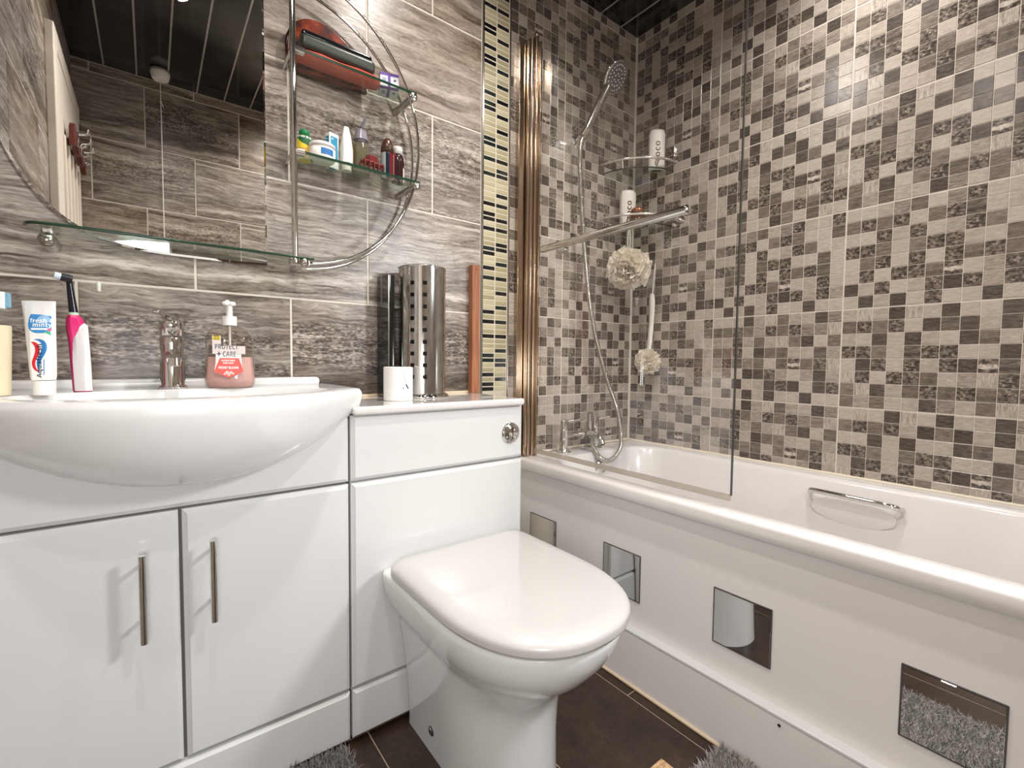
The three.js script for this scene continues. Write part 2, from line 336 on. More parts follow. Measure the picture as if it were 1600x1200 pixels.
// ---------------------------------------------------------------- floor
const floorG = struct('floor');
const floorTex = dataTex(512, 512, (x, y) => { const t = fbm(x / 60, y / 60, 4, 7) * .7 + fbm(x / 7, y / 7, 2, 9) * .5; return ramp(t, [[26, 17, 12], [48, 34, 26], [70, 52, 41]]); });
M.floorTile = std({ map: floorTex, roughness: .36, bumpMap: floorTex, bumpScale: .0006 });
obj('screed', box(-XL + .2, .1, ZF + .2, XL / 2, FY - .0515, ZF / 2), hex('#b39d88', .9), floorG);
for (const [x0, x1] of [[XL, -2.035], [-2.035, -1.7145], [-1.7145, -1.394], [-1.394, -1.068], [-1.068, -.742], [-.742, -.43], [-.43, 0]])
  for (const [z0, z1] of [[0, .28], [.28, .92], [.92, 1.56], [1.56, ZF]]) {
    const strip = x0 === -.742;
    for (const [a, b] of strip && z0 === .28 ? [[.28, .604], [.604, .92]] : [[z0, z1]]) {
      const g = slab(x0 + .0015, x1 - .0015, -b + .0015, -a - .0015, .008, .001, [x0 * 2, -b * 2, x1 * 2, -a * 2], -.008).rotateX(-Math.PI / 2);
      obj('floor_tile', g, M.floorTile, floorG).position.y = FY;
    }
  }

// ---------------------------------------------------------------- fitted units
const ZP = .302;                                              // front face of doors and panels
const panel = (x0, x1, y0, y1, b = .009) => slab(x0, x1, y0, y1, .02, b, [0, 0, 1, 1], ZP - .02);
{
  const t = thing('vanity_unit', 'white gloss vanity cabinet with two doors under the washbasin', 'cabinet');
  const x0 = XL + .004, xm = -1.782, x1 = -1.4445;
  obj('carcass', [box(x1 - x0 - .004, .70, .275, (x0 + x1) / 2, .445, .005 + .1375)], hex('#77736e', .7), t);
  obj('fascia_panel', panel(x0, x1, .6405, .822), M.gloss, t);
  const bar = (d, x, y0, y1) => {
    const h = obj('handle', [rod([x, y0, .345], [x, y1, .345], .0062, 16), rod([x, y0 + .03, ZP - .001], [x, y0 + .03, .345], .0042, 10), rod([x, y1 - .03, ZP - .001], [x, y1 - .03, .345], .0042, 10)], M.chrome, d);
    return h;
  };
  bar(obj('door', panel(x0, xm - .003, .114, .6345), M.gloss, t), -1.8425, .404, .572);
  bar(obj('door', panel(xm + .003, x1, .114, .6345), M.gloss, t), -1.7305, .409, .575);
  obj('plinth', panel(x0, x1, FY + .014, .108, .007), M.gloss, t);
}
{
  const t = thing('toilet_unit', 'white gloss boxed cistern unit behind the toilet', 'cabinet');
  const x0 = -1.4385, x1 = -.900;
  obj('carcass', box(x1 - x0 - .004, .70, .275, (x0 + x1) / 2, .445, .005 + .1375), M.gloss, t);
  obj('upper_panel', panel(x0, x1, .6405, .803), M.gloss, t);
  obj('lower_panel', panel(x0, x1, .114, .6345), M.gloss, t);
  obj('plinth', panel(x0, x1, FY + .014, .108, .007), M.gloss, t);
  const b = obj('flush_button', lathe([[0, .013], [.012, .0125], [.021, .010], [.025, .006], [.027, .0075], [.031, .006], [.033, 0]], 36).rotateX(Math.PI / 2).translate(-.951, .72, ZP), M.chrome, t);
  obj('button_split', box(.0016, .038, .002, -.951, .72, ZP + .0125), M.dark, b);
}
tag(obj('worktop', [rbox(.534, .021, .312, .008, -1.169 - .002, .8145, .1605, 4)], new THREE.MeshPhysicalMaterial({ color: new THREE.Color('#d9d6d3'), roughness: .16, clearcoat: .8, clearcoatRoughness: .05 })), 'white glossy worktop with rounded front edge over the cistern unit', 'worktop');

// ---------------------------------------------------------------- washbasin
{
  const t = thing('wash_basin', 'large white ceramic semi-recessed washbasin with bowed front', 'basin');
  const cx = -1.757, hw = .352, yt = .869, N = 96, zEnd = .283, bow = .187, zc = .27;
  const front = u => zEnd + bow * Math.pow(Math.max(0, 1 - Math.pow(Math.abs(u), 2.1)), 1.0);
  const out = [];
  for (let i = 0; i < N; i++) {                               // 0..63 front from right to left, 64.. sides and back
    if (i <= 64) { const a = i / 64, u = Math.cos(a * Math.PI); out.push([cx + hw * u, front(u), 1]); }
    else { const a = (i - 64) / (N - 64); const q = a < .3 ? [-hw, zEnd + (.012 - zEnd) * a / .3] : a < .7 ? [-hw + 2 * hw * (a - .3) / .4, .012] : [hw, .012 + (zEnd - .012) * (a - .7) / .3]; out.push([cx + q[0], q[1], 0]); }
  }
  const yb = x => .8258 - .140 * Math.max(0, 1 - Math.pow(Math.abs(x - cx) / (hw + .005), 2.1));
  const secs = [];
  for (let s = 10; s >= 0; s--) {
    const th = s / 10 * Math.PI / 2, co = Math.pow(Math.cos(th), .75), si = Math.pow(Math.sin(th), 1.25);
    secs.push(out.map(([x, z, f]) => [cx + (x - cx) * (1 - .015 * si), (yt - .016) - (yt - .016 - (f ? yb(x) : .8258)) * si, f ? zc + (z - zc) * co : z]));
  }
  const ins = (d, y) => out.map(([x, z]) => [cx + (x - cx) * (1 - d / hw), y, .2 + (z - .2) * (1 - d / .22)]);
  secs.push(ins(.002, yt - .008), ins(.006, yt - .002), ins(.013, yt));
  const bowl = (a, b, y) => out.map(([x, z]) => { const an = Math.atan2(z - .27, (x - cx) * .6); return [cx + a * Math.cos(an), y, .285 + b * Math.sin(an)]; });
  secs.push(bowl(.27, .142, yt), bowl(.262, .136, yt - .006), bowl(.245, .125, yt - .03), bowl(.2, .1, yt - .09), bowl(.1, .05, yt - .12), bowl(.03, .02, yt - .124));
  obj('bowl', loft(secs, true, true, .5), M.ceramic, t);
  obj('rear_lip', rbox(.64, .024, .022, .01, -1.757 + .0, yt + .008, .024), M.ceramic, t);
  obj('waste', lathe([[0, .004], [.028, .003], [.03, 0]], 24).translate(cx, yt - .123, .285), M.chrome, t);
}
{
  const t = thing('basin_tap', 'short chrome monobloc mixer tap on the basin between toothbrush and soap', 'tap', [-1.782, .868, .10]); t.scale.set(1.1, 1.08, 1.1);
  obj('body', lathe([[0, 0], [.026, 0], [.027, .005], [.022, .009], [.0215, .055], [.022, .06], [.0195, .062], [.0195, .09], [.021, .092], [.021, .108], [.019, .11], [0, .11]], 28), M.chrome, t);
  obj('spout', [rod([0, .075, 0], [0, .062, .10], .012, 18), rod([0, .064, .094], [0, .05, .096], .0115, 18)], M.chrome, t);
  obj('cap', lathe([[0, .146], [.018, .145], [.021, .141], [.021, .113], [0, .113]], 28), M.chrome, t);
  obj('lever', [rbox(.012, .007, .07, .003, 0, 0, .022).rotateX(-.18).rotateY(-.5).translate(0, .151, 0), cyl(.012, .006, 0, .148, 0)], M.chrome, t);
}

// ---------------------------------------------------------------- toilet
function dee(cx, hw, z0, z1, y, rc = .03, n = 96, sq = 2.25, mid = .56) {
  const zs = z0 + (z1 - z0) * mid, P = [];                   // straight sides up to zs, superelliptic front, rounded rear corners
  const nf = Math.round(n * .56), ns = Math.round(n * .1), nc = Math.round(n * .06), nb = n - nf - 2 * ns - 2 * nc;
  for (let i = 0; i < nf; i++) { const a = i / (nf - 1) * Math.PI; const c = Math.cos(a), s = Math.sin(a); P.push([cx + hw * Math.sign(c) * Math.pow(Math.abs(c), 2 / sq), y, zs + (z1 - zs) * Math.pow(s, 2 / sq)]); }
  for (let i = 1; i <= ns; i++) P.push([cx - hw, y, mix(zs, z0 + rc, i / (ns + 1))]);
  for (let i = 0; i < nc; i++) { const a = i / (nc - 1) * Math.PI / 2; P.push([cx - hw + rc - rc * Math.cos(a), y, z0 + rc - rc * Math.sin(a)]); }
  for (let i = 1; i <= nb; i++) P.push([mix(cx - hw + rc, cx + hw - rc, i / (nb + 1)), y, z0]);
  for (let i = 0; i < nc; i++) { const a = i / (nc - 1) * Math.PI / 2; P.push([cx + hw - rc + rc * Math.sin(a), y, z0 + rc - rc * Math.cos(a)]); }
  for (let i = 1; i <= ns; i++) P.push([cx + hw, y, mix(z0 + rc, zs, i / (ns + 1))]);
  return P;
}
{
  const t = thing('toilet', 'white back-to-wall toilet with closed D-shaped lid', 'toilet'), cx = -1.163;
  const W = [[FY, .132, .70], [.0, .131, .698], [.08, .136, .693], [.15, .143, .694], [.19, .148, .704], [.225, .153, .728], [.255, .157, .760], [.278, .161, .788], [.285, .167, .797], [.305, .180, .815], [.33, .192, .835], [.36, .201, .852], [.385, .2045, .86], [.397, .2045, .8605], [.402, .201, .857], [.403, .19, .845]];
  obj('pan', loft(W.map(([y, w, f]) => dee(cx, w, .3035, f, y, .018, 200, 2.2, .5)), true, true, 1.2), M.ceramic, t);
  const ring = (d, y) => dee(cx, .2085 - d, .342 + d, .874 - d, y, .045, 260, 2.3, .5);
  const shoulder = Array.from({ length: 14 }, (_, i) => { const a = i / 13 * Math.PI / 2; return ring(.048 * Math.pow(1 - Math.cos(a), 1.15), .424 + .0215 * Math.sin(a)); });
  obj('seat', loft([ring(.012, .4035), ring(.008, .404), ring(.008, .4095), ring(.012, .41)]), M.plasticWhite = new THREE.MeshPhysicalMaterial({ color: new THREE.Color('#c2bfbd'), roughness: .24, clearcoat: .6, clearcoatRoughness: .08 }), t);
  obj('lid', loft([ring(.006, .4105), ring(.001, .412), ring(0, .416), ...shoulder, ring(.07, .4463), ring(.1, .447), ring(.15, .4475)], true, true, 2.6), M.plasticWhite, t);
  const cap = obj('bolt_cap', lathe([[0, .004], [.006, .004], [.009, .002], [.01, 0]], 20).rotateZ(Math.PI / 2).translate(-1.2965, .03, .445), M.chrome, t);
  obj('washer', new THREE.TorusGeometry(.0095, .002, 8, 20).rotateY(Math.PI / 2).translate(-1.2965, .03, .445), M.dark, cap);
}

// ---------------------------------------------------------------- bath
const YR = .567;
function rrect(x0, x1, z0, z1, r, y, n = 15) {
  const P = [], C = [[x1 - r, z1 - r, 0], [x0 + r, z1 - r, 1], [x0 + r, z0 + r, 2], [x1 - r, z0 + r, 3]];
  for (const [x, z, q] of C) for (let i = 0; i <= n; i++) { const a = (q + i / n) * Math.PI / 2; P.push([x + r * Math.cos(a), y, z + r * Math.sin(a)]); }
  return P;
}
{
  const t = thing('bathtub', 'white enamel bathtub along the mosaic wall', 'bathtub'), o = (d, y) => rrect(-.70 + d, -.002, .003 + d, ZF - .012, .02, y);
  obj('tub', loft([o(.03, YR - .045), o(.004, YR - .045), o(0, YR - .04), o(0, YR - .012), o(.003, YR - .005), o(.009, YR - .001), o(.018, YR),
    rrect(-.648, -.052, .118, 1.74, .13, YR), rrect(-.64, -.06, .126, 1.73, .125, YR - .003), rrect(-.632, -.068, .134, 1.72, .12, YR - .014), rrect(-.605, -.098, .165, 1.66, .12, YR - .15), rrect(-.58, -.125, .2, 1.58, .12, YR - .30), rrect(-.55, -.155, .25, 1.52, .11, YR - .375), rrect(-.50, -.2, .3, 1.46, .1, YR - .395)], false, true, .7), M.enamel, t);
  obj('overflow', [lathe([[0, .012], [.02, .011], [.03, .006], [.034, 0]], 28).rotateX(Math.PI / 2).translate(-.357, .507, .147), new THREE.TorusGeometry(.02, .004, 8, 24).translate(-.357, .507, .157)], M.chrome, t);
  obj('grip_handle', tube([[-.086, .516, .825], [-.108, .526, .838], [-.114, .528, .88], [-.114, .527, .97], [-.112, .525, 1.04], [-.106, .522, 1.058], [-.086, .514, 1.068]], .0085, 60, 12), M.chrome, t);
  obj('grip_recess', new THREE.SphereGeometry(.1, 28, 12).scale(.04, .42, 1.15).translate(-.0935, .475, .945), M.enamel, t);
}
{
  const t = thing('bath_apron', 'white bath front panel with four square mirror tiles', 'bath apron'), X = -.675;
  const pm = new THREE.MeshPhysicalMaterial({ color: new THREE.Color('#e9e5e3'), roughness: .36, clearcoat: .3, clearcoatRoughness: .2 });
  obj('board', [box(.016, YR - .045 - .125, ZF - .01, X + .008, (YR - .045 + .125) / 2, (ZF - .01) / 2 + .004)], pm, t);
  obj('skirting_board', [box(.02, .135 - FY - .003, ZF - .01, -.695, (.125 + FY + .003) / 2, (ZF - .01) / 2 + .004)], pm, t);
  obj('ledge_bead', [rbox(.032, .009, ZF - .01, .003, -.690, .1345, (ZF - .01) / 2 + .004, 2)], M.gloss, t);
  obj('floor_sealant', rod([-.7065, FY + .004, .01], [-.7065, FY + .004, ZF - .01], .005, 8), M.sealant, t);
  obj('screw_hole', cyl(.0035, .004, 0, 0, 0, 12).rotateZ(Math.PI / 2).translate(-.7045, .116, 1.0), M.dark, t);
  for (const z of [.150, .518, .8925, 1.276]) {
    const m = obj('mirror_tile', slab(-.07, .07, -.07, .07, .003, .001).rotateY(-Math.PI / 2).translate(X, .2885, z), M.mirror, t);
    obj('tile_edge', [[0, .0712, .143, .0024], [0, -.0712, .143, .0024], [.0712, 0, .0024, .143], [-.0712, 0, .0024, .143]].map(([a, b, w, h]) => box(.0026, h, w, X - .0013, .2885 + b, z + a)), hex('#55514d', .4), m);
  }
}
// ---------------------------------------------------------------- bath screen and towel bar
{
  const t = thing('shower_screen', 'clear glass shower screen standing on the bath rim', 'shower screen'), X = -.63, z1 = .832, y1 = CY - .03;
  obj('glass_pane', box(.006, y1 - .595, z1 - .04, X, (y1 + .595) / 2, (z1 + .04) / 2), M.glass, t);
  obj('glass_edge', [box(.0064, y1 - .595, .003, X, (y1 + .595) / 2, z1 + .0015)], hex('#3c3a36', .1), t);
  obj('bottom_seal', [box(.008, .016, z1 - .04, X, .588, (z1 + .04) / 2)], new THREE.MeshPhysicalMaterial({ color: new THREE.Color('#d9d2c9'), roughness: .15, transmission: .6, thickness: 0 }), t);
  obj('wall_channel', [rbox(.03, 1.56, .02, .003, -.695, YR + .004 + .78, .013), rbox(.012, 1.575, .034, .003, -.672, YR + .004 + .7875, .02)], M.bronze, t);
  obj('hinge_post', [cyl(.0095, 1.585, -.655, YR + .004 + .7925, .03, 18), cyl(.0085, 1.60, -.637, YR + .004 + .80, .034, 18), ball(.011, -.637, YR + 1.607, .034, 12), rbox(.007, 1.58, .02, .002, -.63, YR + .79, .044)], M.bronze, t);
}
{
  const t = thing('towel_bar', 'round chrome towel bar fixed across the glass screen', 'towel rail'), x = -.69, y = 1.345;
  obj('bar', [rod([x, y, .145], [x, y, .722], .0125, 24), ball(.0125, x, y, .145, 12), lathe([[0, .006], [.0125, .005], [.0135, 0]], 24).rotateX(Math.PI / 2).translate(x, y, .721)], M.chrome, t);
  for (const z of [.204, .664]) obj('mount', [rod([x, y, z], [-.636, y - .002, z], .0085, 16), rod([-.640, y - .002, z], [-.6335, y - .002, z], .016, 20)], M.chrome, t);
}
// ---------------------------------------------------------------- bath taps, shower
{
  const t = thing('bath_mixer', 'chrome two-handle bath shower mixer on the bath end', 'tap', [0, YR, 0]);
  for (const [x, n] of [[-.487, 'pillar'], [-.30, 'pillar']])
    obj(n, lathe([[0, 0], [.03, 0], [.03, .006], [.02, .008], [.0175, .02], [.0165, .09], [.018, .092], [.018, .096], [.0165, .098], [.017, .13], [.015, .133], [0, .133]], 24).translate(x, 0, .06), M.chrome, t);
  obj('bridge', [rod([-.487, .07, .06], [-.30, .07, .06], .012, 18), rod([-.40, .07, .06], [-.388, .07, .06], .022, 22), rod([-.345, .07, .06], [-.335, .07, .06], .018, 20)], M.chrome, t);
  obj('spout', [tube([[-.37, .07, .06], [-.37, .075, .1], [-.37, .06, .15], [-.37, .035, .165]], .012, 24, 14)], M.chrome, t);
  obj('lever', [rod([-.487, .128, .06], [-.43, .136, .09], .005, 10), ball(.006, -.43, .136, .09, 8)], M.chrome, t);
  obj('lever', [rod([-.30, .128, .06], [-.245, .136, .09], .005, 10), ball(.006, -.245, .136, .09, 8)], M.chrome, t);
  obj('diverter', [rod([-.335, .07, .06], [-.335, .12, .06], .011, 16), rod([-.335, .115, .06], [-.335, .15, .06], .007, 12), rod([-.345, .068, .068], [-.362, .034, .104], .011, 16)], M.chrome, t);
}
{
  const t = thing('shower_bracket', 'chrome wall bracket holding the hand shower', 'bracket', [-.385, 1.865, .002]);
  obj('wall_plate', lathe([[0, .012], [.02, .011], [.028, .006], [.03, 0]], 28).rotateX(Math.PI / 2), M.chrome, t);
  obj('arm', [rod([0, 0, .008], [-.008, .01, .05], .012, 18), cyl(.019, .032, 0, 0, 0, 20, .0215).rotateX(.5).rotateZ(-.35).translate(-.012, .012, .06)], M.chrome, t);
}
{
  const t = thing('hand_shower', 'chrome hand shower with round spray head on the mosaic wall', 'shower head');
  const a = new THREE.Vector3(-.397, 1.862, .055), b = new THREE.Vector3(-.325, 2.06, .115), n = new THREE.Vector3(.16, -.58, .80).normalize();
  obj('shaft', [tube([a.toArray(), [-.378, 1.915, .072], [-.352, 1.99, .094], b.toArray()], .0165, 40, 16), rod([-.405, 1.835, .05], a.toArray(), .011, 14)], M.brushed, t);
  const q = new THREE.Quaternion().setFromUnitVectors(new THREE.Vector3(0, 1, 0), n), c = new THREE.Vector3(-.292, 2.105, .125);
  const h = obj('head', lathe([[0, -.03], [.03, -.026], [.054, -.014], [.066, 0], [.066, .006], [.061, .011], [.057, .008], [0, .0085]], 36).applyQuaternion(q).translate(...c.toArray()), M.chrome, t);
  const dots = [];
  for (const [rr, k] of [[.014, 6], [.03, 12], [.046, 22]]) for (let i = 0; i < k; i++) dots.push(ball(.0036, rr * Math.cos(i / k * 6.283), .009, rr * Math.sin(i / k * 6.283), 6));
  obj('spray_face', cyl(.056, .003, 0, .008, 0, 32).applyQuaternion(q).translate(...c.toArray()), hex('#77757a', .3, .4), h);
  obj('spray_nozzles', dots.map(g => g.applyQuaternion(q).translate(...c.toArray())), hex('#e9e7e2', .4), h);
}
{
  const pts = [[-.407, 1.835, .05], [-.412, 1.77, .05], [-.404, 1.6, .055], [-.388, 1.42, .06], [-.36, 1.22, .065], [-.312, 1.03, .07], [-.267, .87, .09], [-.238, .745, .125], [-.24, .65, .15], [-.256, .585, .165], [-.29, .546, .168], [-.335, .532, .168], [-.376, .548, .16], [-.378, .58, .128], [-.363, .602, .104]];
  const c = new THREE.CatmullRomCurve3(pts.map(p => new THREE.Vector3(...p))), g = [new THREE.TubeGeometry(c, 240, .0078, 10)], L = c.getLength(), nr = Math.floor(L / .0085);
  const ring = new THREE.TorusGeometry(.0084, .0024, 5, 12);
  for (let i = 0; i < nr; i++) { const p = c.getPointAt(i / nr), d = c.getTangentAt(i / nr); g.push(ring.clone().applyQuaternion(new THREE.Quaternion().setFromUnitVectors(new THREE.Vector3(0, 0, 1), d)).translate(...p.toArray())); }
  tag(obj('shower_hose', g, hex('#cfccc6', .16, 1)), 'ribbed chrome shower hose hanging in a loop down to the bath mixer', 'hose');
}
// ---------------------------------------------------------------- corner shelves and what is on them
function cornerShelf(y, label) {
  const t = thing('corner_shelf', label, 'shelf', [0, y, 0], 0, 'glass corner shelves'), R = .215, s = new THREE.Shape();
  s.moveTo(-.006, .006); s.lineTo(-R, .006); for (let i = 0; i <= 24; i++) { const a = i / 24 * Math.PI / 2; s.lineTo(-R * Math.cos(a), R * Math.sin(a)); } s.lineTo(-.006, .006);
  obj('glass_plate', new THREE.ExtrudeGeometry(s, { depth: .006, bevelEnabled: false }).rotateX(Math.PI / 2).translate(0, .003, 0), M.glassGreen, t);
  const arc = (r, y2) => Array.from({ length: 21 }, (_, i) => { const a = i / 20 * Math.PI / 2; return [-r * Math.cos(a), y2, r * Math.sin(a)]; });
  obj('plate_edge', tube([...arc(R + .001, 0)], .0032, 40, 6), hex('#2b2723', .3), t);
  const rr = R + .012;
  obj('rail', tube([[-rr - .005, .036, .003], ...arc(rr, .036).slice(1, 20), [-.003, .036, rr + .005]], .0055, 60, 10), hex('#e9e4dc', .18, .75), t);
  for (const a of [.45, 1.12]) obj('rail_post', rod([-R * Math.cos(a), 0, R * Math.sin(a)], [-rr * Math.cos(a), .036, rr * Math.sin(a)], .004, 8), M.chrome, t);
  return t;
}
cornerShelf(1.772, 'upper glass corner shelf with chrome rail carrying one white bottle');
cornerShelf(1.537, 'lower glass corner shelf with chrome rail, bottle and brown pot');
const bottleTex = canvasTex(256, 512, (g, w, h) => {
  g.fillStyle = '#f1ece4'; g.fillRect(0, 0, w, h); g.fillStyle = '#5a3a24';
  g.save(); g.translate(128, 255); g.rotate(-Math.PI / 2); g.font = 'bold 124px sans-serif'; g.textAlign = 'center'; g.textBaseline = 'middle'; g.fillText('coco', -30, -4); g.restore();
  g.fillStyle = '#8a5a34'; g.beginPath(); g.ellipse(118, 420, 30, 44, .4, 0, 7); g.fill(); g.fillStyle = '#efe6d8'; g.beginPath(); g.ellipse(122, 420, 18, 30, .4, 0, 7); g.fill();
});
function ovalBottle(w, d, h, mat, name, label, pos, turn, shoulders = .8) {
  const t = thing(name, label, 'bottle', pos, turn), N = 40, sec = (s, y) => Array.from({ length: N }, (_, i) => { const a = -i / N * 2 * Math.PI; return [w / 2 * s * Math.sign(Math.cos(a)) * Math.pow(Math.abs(Math.cos(a)), .8), y, d / 2 * s * Math.sin(a)]; });
  const g = loft([sec(.9, 0), sec(.97, .004), sec(1, .02), sec(1, h * shoulders), sec(.97, h * .9), sec(.9, h * .965), sec(.78, h * .995), sec(.7, h)], true, true, .8), p = g.attributes.position, uv = g.attributes.uv;
  for (let i = 0; i < p.count; i++) uv.setXY(i, .5 + p.getX(i) / w, p.getY(i) / h);
  obj('bottle_body', g, mat, t);
  return t;
}
{
  const m = std({ map: bottleTex, roughness: .35 });
  const a = ovalBottle(.07, .042, .172, m, 'shampoo_bottle', 'tall white shampoo bottle with brown print on the upper corner shelf', [-.056, 1.7755, .165], -.75, .9);
  obj('cap', rbox(.05, .02, .03, .006, 0, .01, 0), M.plastic, a);
  const b = ovalBottle(.072, .044, .165, m, 'shampoo_bottle', 'white shampoo bottle with brown print on the lower corner shelf', [-.115, 1.5405, .062], -.6, .9);
  obj('cap', rbox(.05, .02, .03, .006, 0, .01, 0), M.plastic, b);
  const t = thing('scrub_pot', 'small brown cosmetic pot with copper lid on the lower corner shelf', 'pot', [-.118, 1.5405, .118]);
  obj('jar', lathe([[0, 0], [.03, 0], [.034, .006], [.034, .042], [0, .044]], 28), hex('#5b3a26', .25), t);
  obj('lid', lathe([[0, .074], [.022, .073], [.028, .066], [.032, .045], [0, .045]], 28), hex('#9a5f3d', .25, .5), t);
}
// ---------------------------------------------------------------- bath puffs
function ruffles(R, n, s) {
  const out = []; let q = s; const rr = () => { q = (q * 1664525 + 1013904223) >>> 0; return q / 4294967296; };
  for (let k = 0; k < n; k++) {                                // frilled ribbons of net, each following a bent great circle
    const ax = new THREE.Vector3(rr() - .5, rr() - .5, rr() - .5).normalize(), nu = 56, nv = 4, pos = [], idx = [], tilt = (rr() - .5) * 1.3, p0 = rr() * 6, f = 9 + Math.floor(rr() * 6), r0 = R * (.82 + .2 * rr());
    for (let i = 0; i <= nu; i++) for (let j = 0; j <= nv; j++) {
      const a = i / nu * Math.PI * 2, v = j / nv, rad = r0 * (.45 + .55 * Math.pow(v, .7)) * (1 + .05 * Math.sin(a * 2 + p0));
      const y = tilt * rad * .6 + v * R * .17 * Math.sin(a * f + p0) + v * R * .12 * Math.sin(a * 3 + p0 * 2), e = rad * Math.sqrt(Math.max(.1, 1 - tilt * tilt * .36));
      pos.push(e * Math.cos(a), y, e * Math.sin(a));
    }
    for (let i = 0; i < nu; i++) for (let j = 0; j < nv; j++) { const a = i * (nv + 1) + j, b = a + nv + 1; idx.push(a, b, a + 1, b, b + 1, a + 1); }
    const g = new THREE.BufferGeometry(); g.setAttribute('position', new THREE.Float32BufferAttribute(pos, 3)); g.setIndex(idx); g.computeVertexNormals();
    g.applyQuaternion(new THREE.Quaternion().setFromUnitVectors(new THREE.Vector3(0, 1, 0), ax)); out.push(prep(g));
  }
  return out;
}
M.mesh = new THREE.MeshPhysicalMaterial({ color: new THREE.Color('#faf2e4'), roughness: .9, transmission: .35, thickness: 0, side: THREE.DoubleSide });
{
  const t = thing('bath_puff', 'large cream mesh bath puff hanging under the corner shelf', 'bath sponge', [-.172, 1.345, .118]);
  obj('mesh_ruffles', [...ruffles(.094, 30, 11), ball(.05, 0, 0, 0, 14)].map(prep), M.mesh, t);
  obj('hanging_loop', tube([[0, .06, 0], [.008, .12, 0], [0, .178, 0], [-.008, .12, 0]], .002, 40, 6, true), M.plastic, t);
}
{
  const t = thing('back_brush', 'white long-handled puff brush hanging on the mosaic wall', 'back brush', [-.042, .978, .138]);
  obj('handle', [loft([[0, .006, .010], [.06, .007, .012], [.14, .0065, .012], [.20, .008, .0145], [.24, .008, .015], [.262, .007, .012], [.27, .003, .006]].map(([y, a, b]) => Array.from({ length: 16 }, (_, i) => { const q = -i / 16 * 6.2832, o = .012 * Math.sin(y * 8); return [a * Math.cos(q), y, o + b * Math.sin(q)]; })), true, true, 1)], hex('#f0ece4', .3), t);
  obj('mesh_ruffles', [...ruffles(.058, 22, 41), ball(.034, 0, 0, 0, 12)].map(prep), M.mesh, t).position.set(-.012, -.035, .004);
  obj('hanging_loop', tube([[0, .255, .012], [.004, .33, .02], [0, .40, .024], [-.004, .33, .02]], .0018, 40, 6, true), M.plastic, t);
}

// ---------------------------------------------------------------- mirror, glass shelf, rack
{
  const t = thing('wall_mirror', 'frameless half-oval wall mirror above the washbasin', 'mirror', [0, 0, .011]), s = new THREE.Shape();
  const cx = -1.715, cy = 1.70, a = .388, b = .512; s.moveTo(-1.5655, cy + b * .985); s.lineTo(-1.5655, 1.1925);
  for (let i = 0; i <= 60; i++) { const q = -Math.PI / 2 * .93 - i / 60 * Math.PI * .94, c = Math.cos(q), n = Math.sin(q); s.lineTo(cx + a * Math.sign(c) * Math.pow(Math.abs(c), .54), cy + b * Math.sign(n) * Math.pow(Math.abs(n), .98)); }
  obj('glass', new THREE.ExtrudeGeometry(s, { depth: .003, bevelSize: .005, bevelThickness: .0022, bevelSegments: 1, bevelOffset: -.005, curveSegments: 4 }), M.mirror, t);
  obj('back_plate', new THREE.ExtrudeGeometry(s, { depth: .003, bevelEnabled: false }).translate(0, 0, -.0058), hex('#3a352f', .6), t);
}
{
  const t = thing('glass_shelf', 'long empty glass shelf under the mirror on chrome holders', 'shelf'), s = new THREE.Shape();
  s.moveTo(-1.478, .018); s.lineTo(-1.478, .13); s.lineTo(-1.97, .13); s.quadraticCurveTo(-2.012, .128, -2.014, .09); s.lineTo(-2.0, .018); s.lineTo(-1.478, .018);
  obj('glass_plate', new THREE.ExtrudeGeometry(s, { depth: .006, bevelEnabled: false }).rotateX(Math.PI / 2).translate(0, 1.205, 0), M.glassGreen, t);
  obj('plate_edge', [tube([[-1.478, 1.202, .1305], [-1.7, 1.202, .1305], [-1.97, 1.202, .1305], [-2.005, 1.202, .12], [-2.0145, 1.202, .09]], .0032, 50, 6), rod([-1.4775, 1.202, .018], [-1.4775, 1.202, .1305], .003, 6)], M.glassEdge, t);
  obj('holder', [rod([-1.985, 1.180, .008], [-1.985, 1.180, .075], .0155, 22), ball(.0155, -1.985, 1.18, .075, 14), rbox(.02, .014, .03, .004, -1.985, 1.196, .06)], M.brushed, t);
}
{
  const t = thing('chrome_rack', 'arched chrome wall rack with two small glass shelves beside the mirror', 'rack');
  const X = -1.519;
  obj('post', rod([X, 1.19, .118], [X, 2.1, .118], .0075, 16), M.chrome, t);
  const arcPts = (z, dx, a0, a1) => Array.from({ length: 41 }, (_, i) => { const q = mix(a0, a1, i / 40); return [-1.515 + dx + .345 * Math.cos(q), 1.565 + .375 * Math.sin(q), z]; });
  obj('arch', tube(arcPts(.118, 0, -1.5, 1.55), .0042, 90, 8), M.chrome, t);
  obj('arch', tube(arcPts(.035, .02, -1.5, 1.55), .0042, 90, 8), M.chrome, t);
  obj('foot_bracket', [rod([-1.50, 1.192, .008], [-1.50, 1.192, .125], .0105, 18), rbox(.05, .018, .024, .004, -1.507, 1.192, .11), ball(.012, -1.50, 1.192, .127, 12)], M.brushed, t);
  for (const [y, x1] of [[1.730, -1.178], [1.474, -1.168]]) {
    const g = obj('glass_shelf', box(x1 - X - .008, .006, .104, (x1 + X + .008) / 2, y, .07), M.glassGreen, t);
    obj('shelf_edge', box(x1 - X - .008, .0062, .0022, (x1 + X + .008) / 2, y, .1232), M.glassEdge, g);
    obj('shelf_rod', [rod([x1 - .019, y - .013, .002], [x1 - .011, y - .013, .128], .0105, 20), lathe([[0, .003], [.0105, .002], [.012, -.002]], 20).rotateX(Math.PI / 2).translate(x1 - .011, y - .013, .128)], M.brushed, t);
    obj('shelf_clip', [rbox(.03, .016, .018, .004, X + .014, y, .116), rod([X, y, .004], [X, y, .118], .004, 10)], M.chrome, t);
  }
}
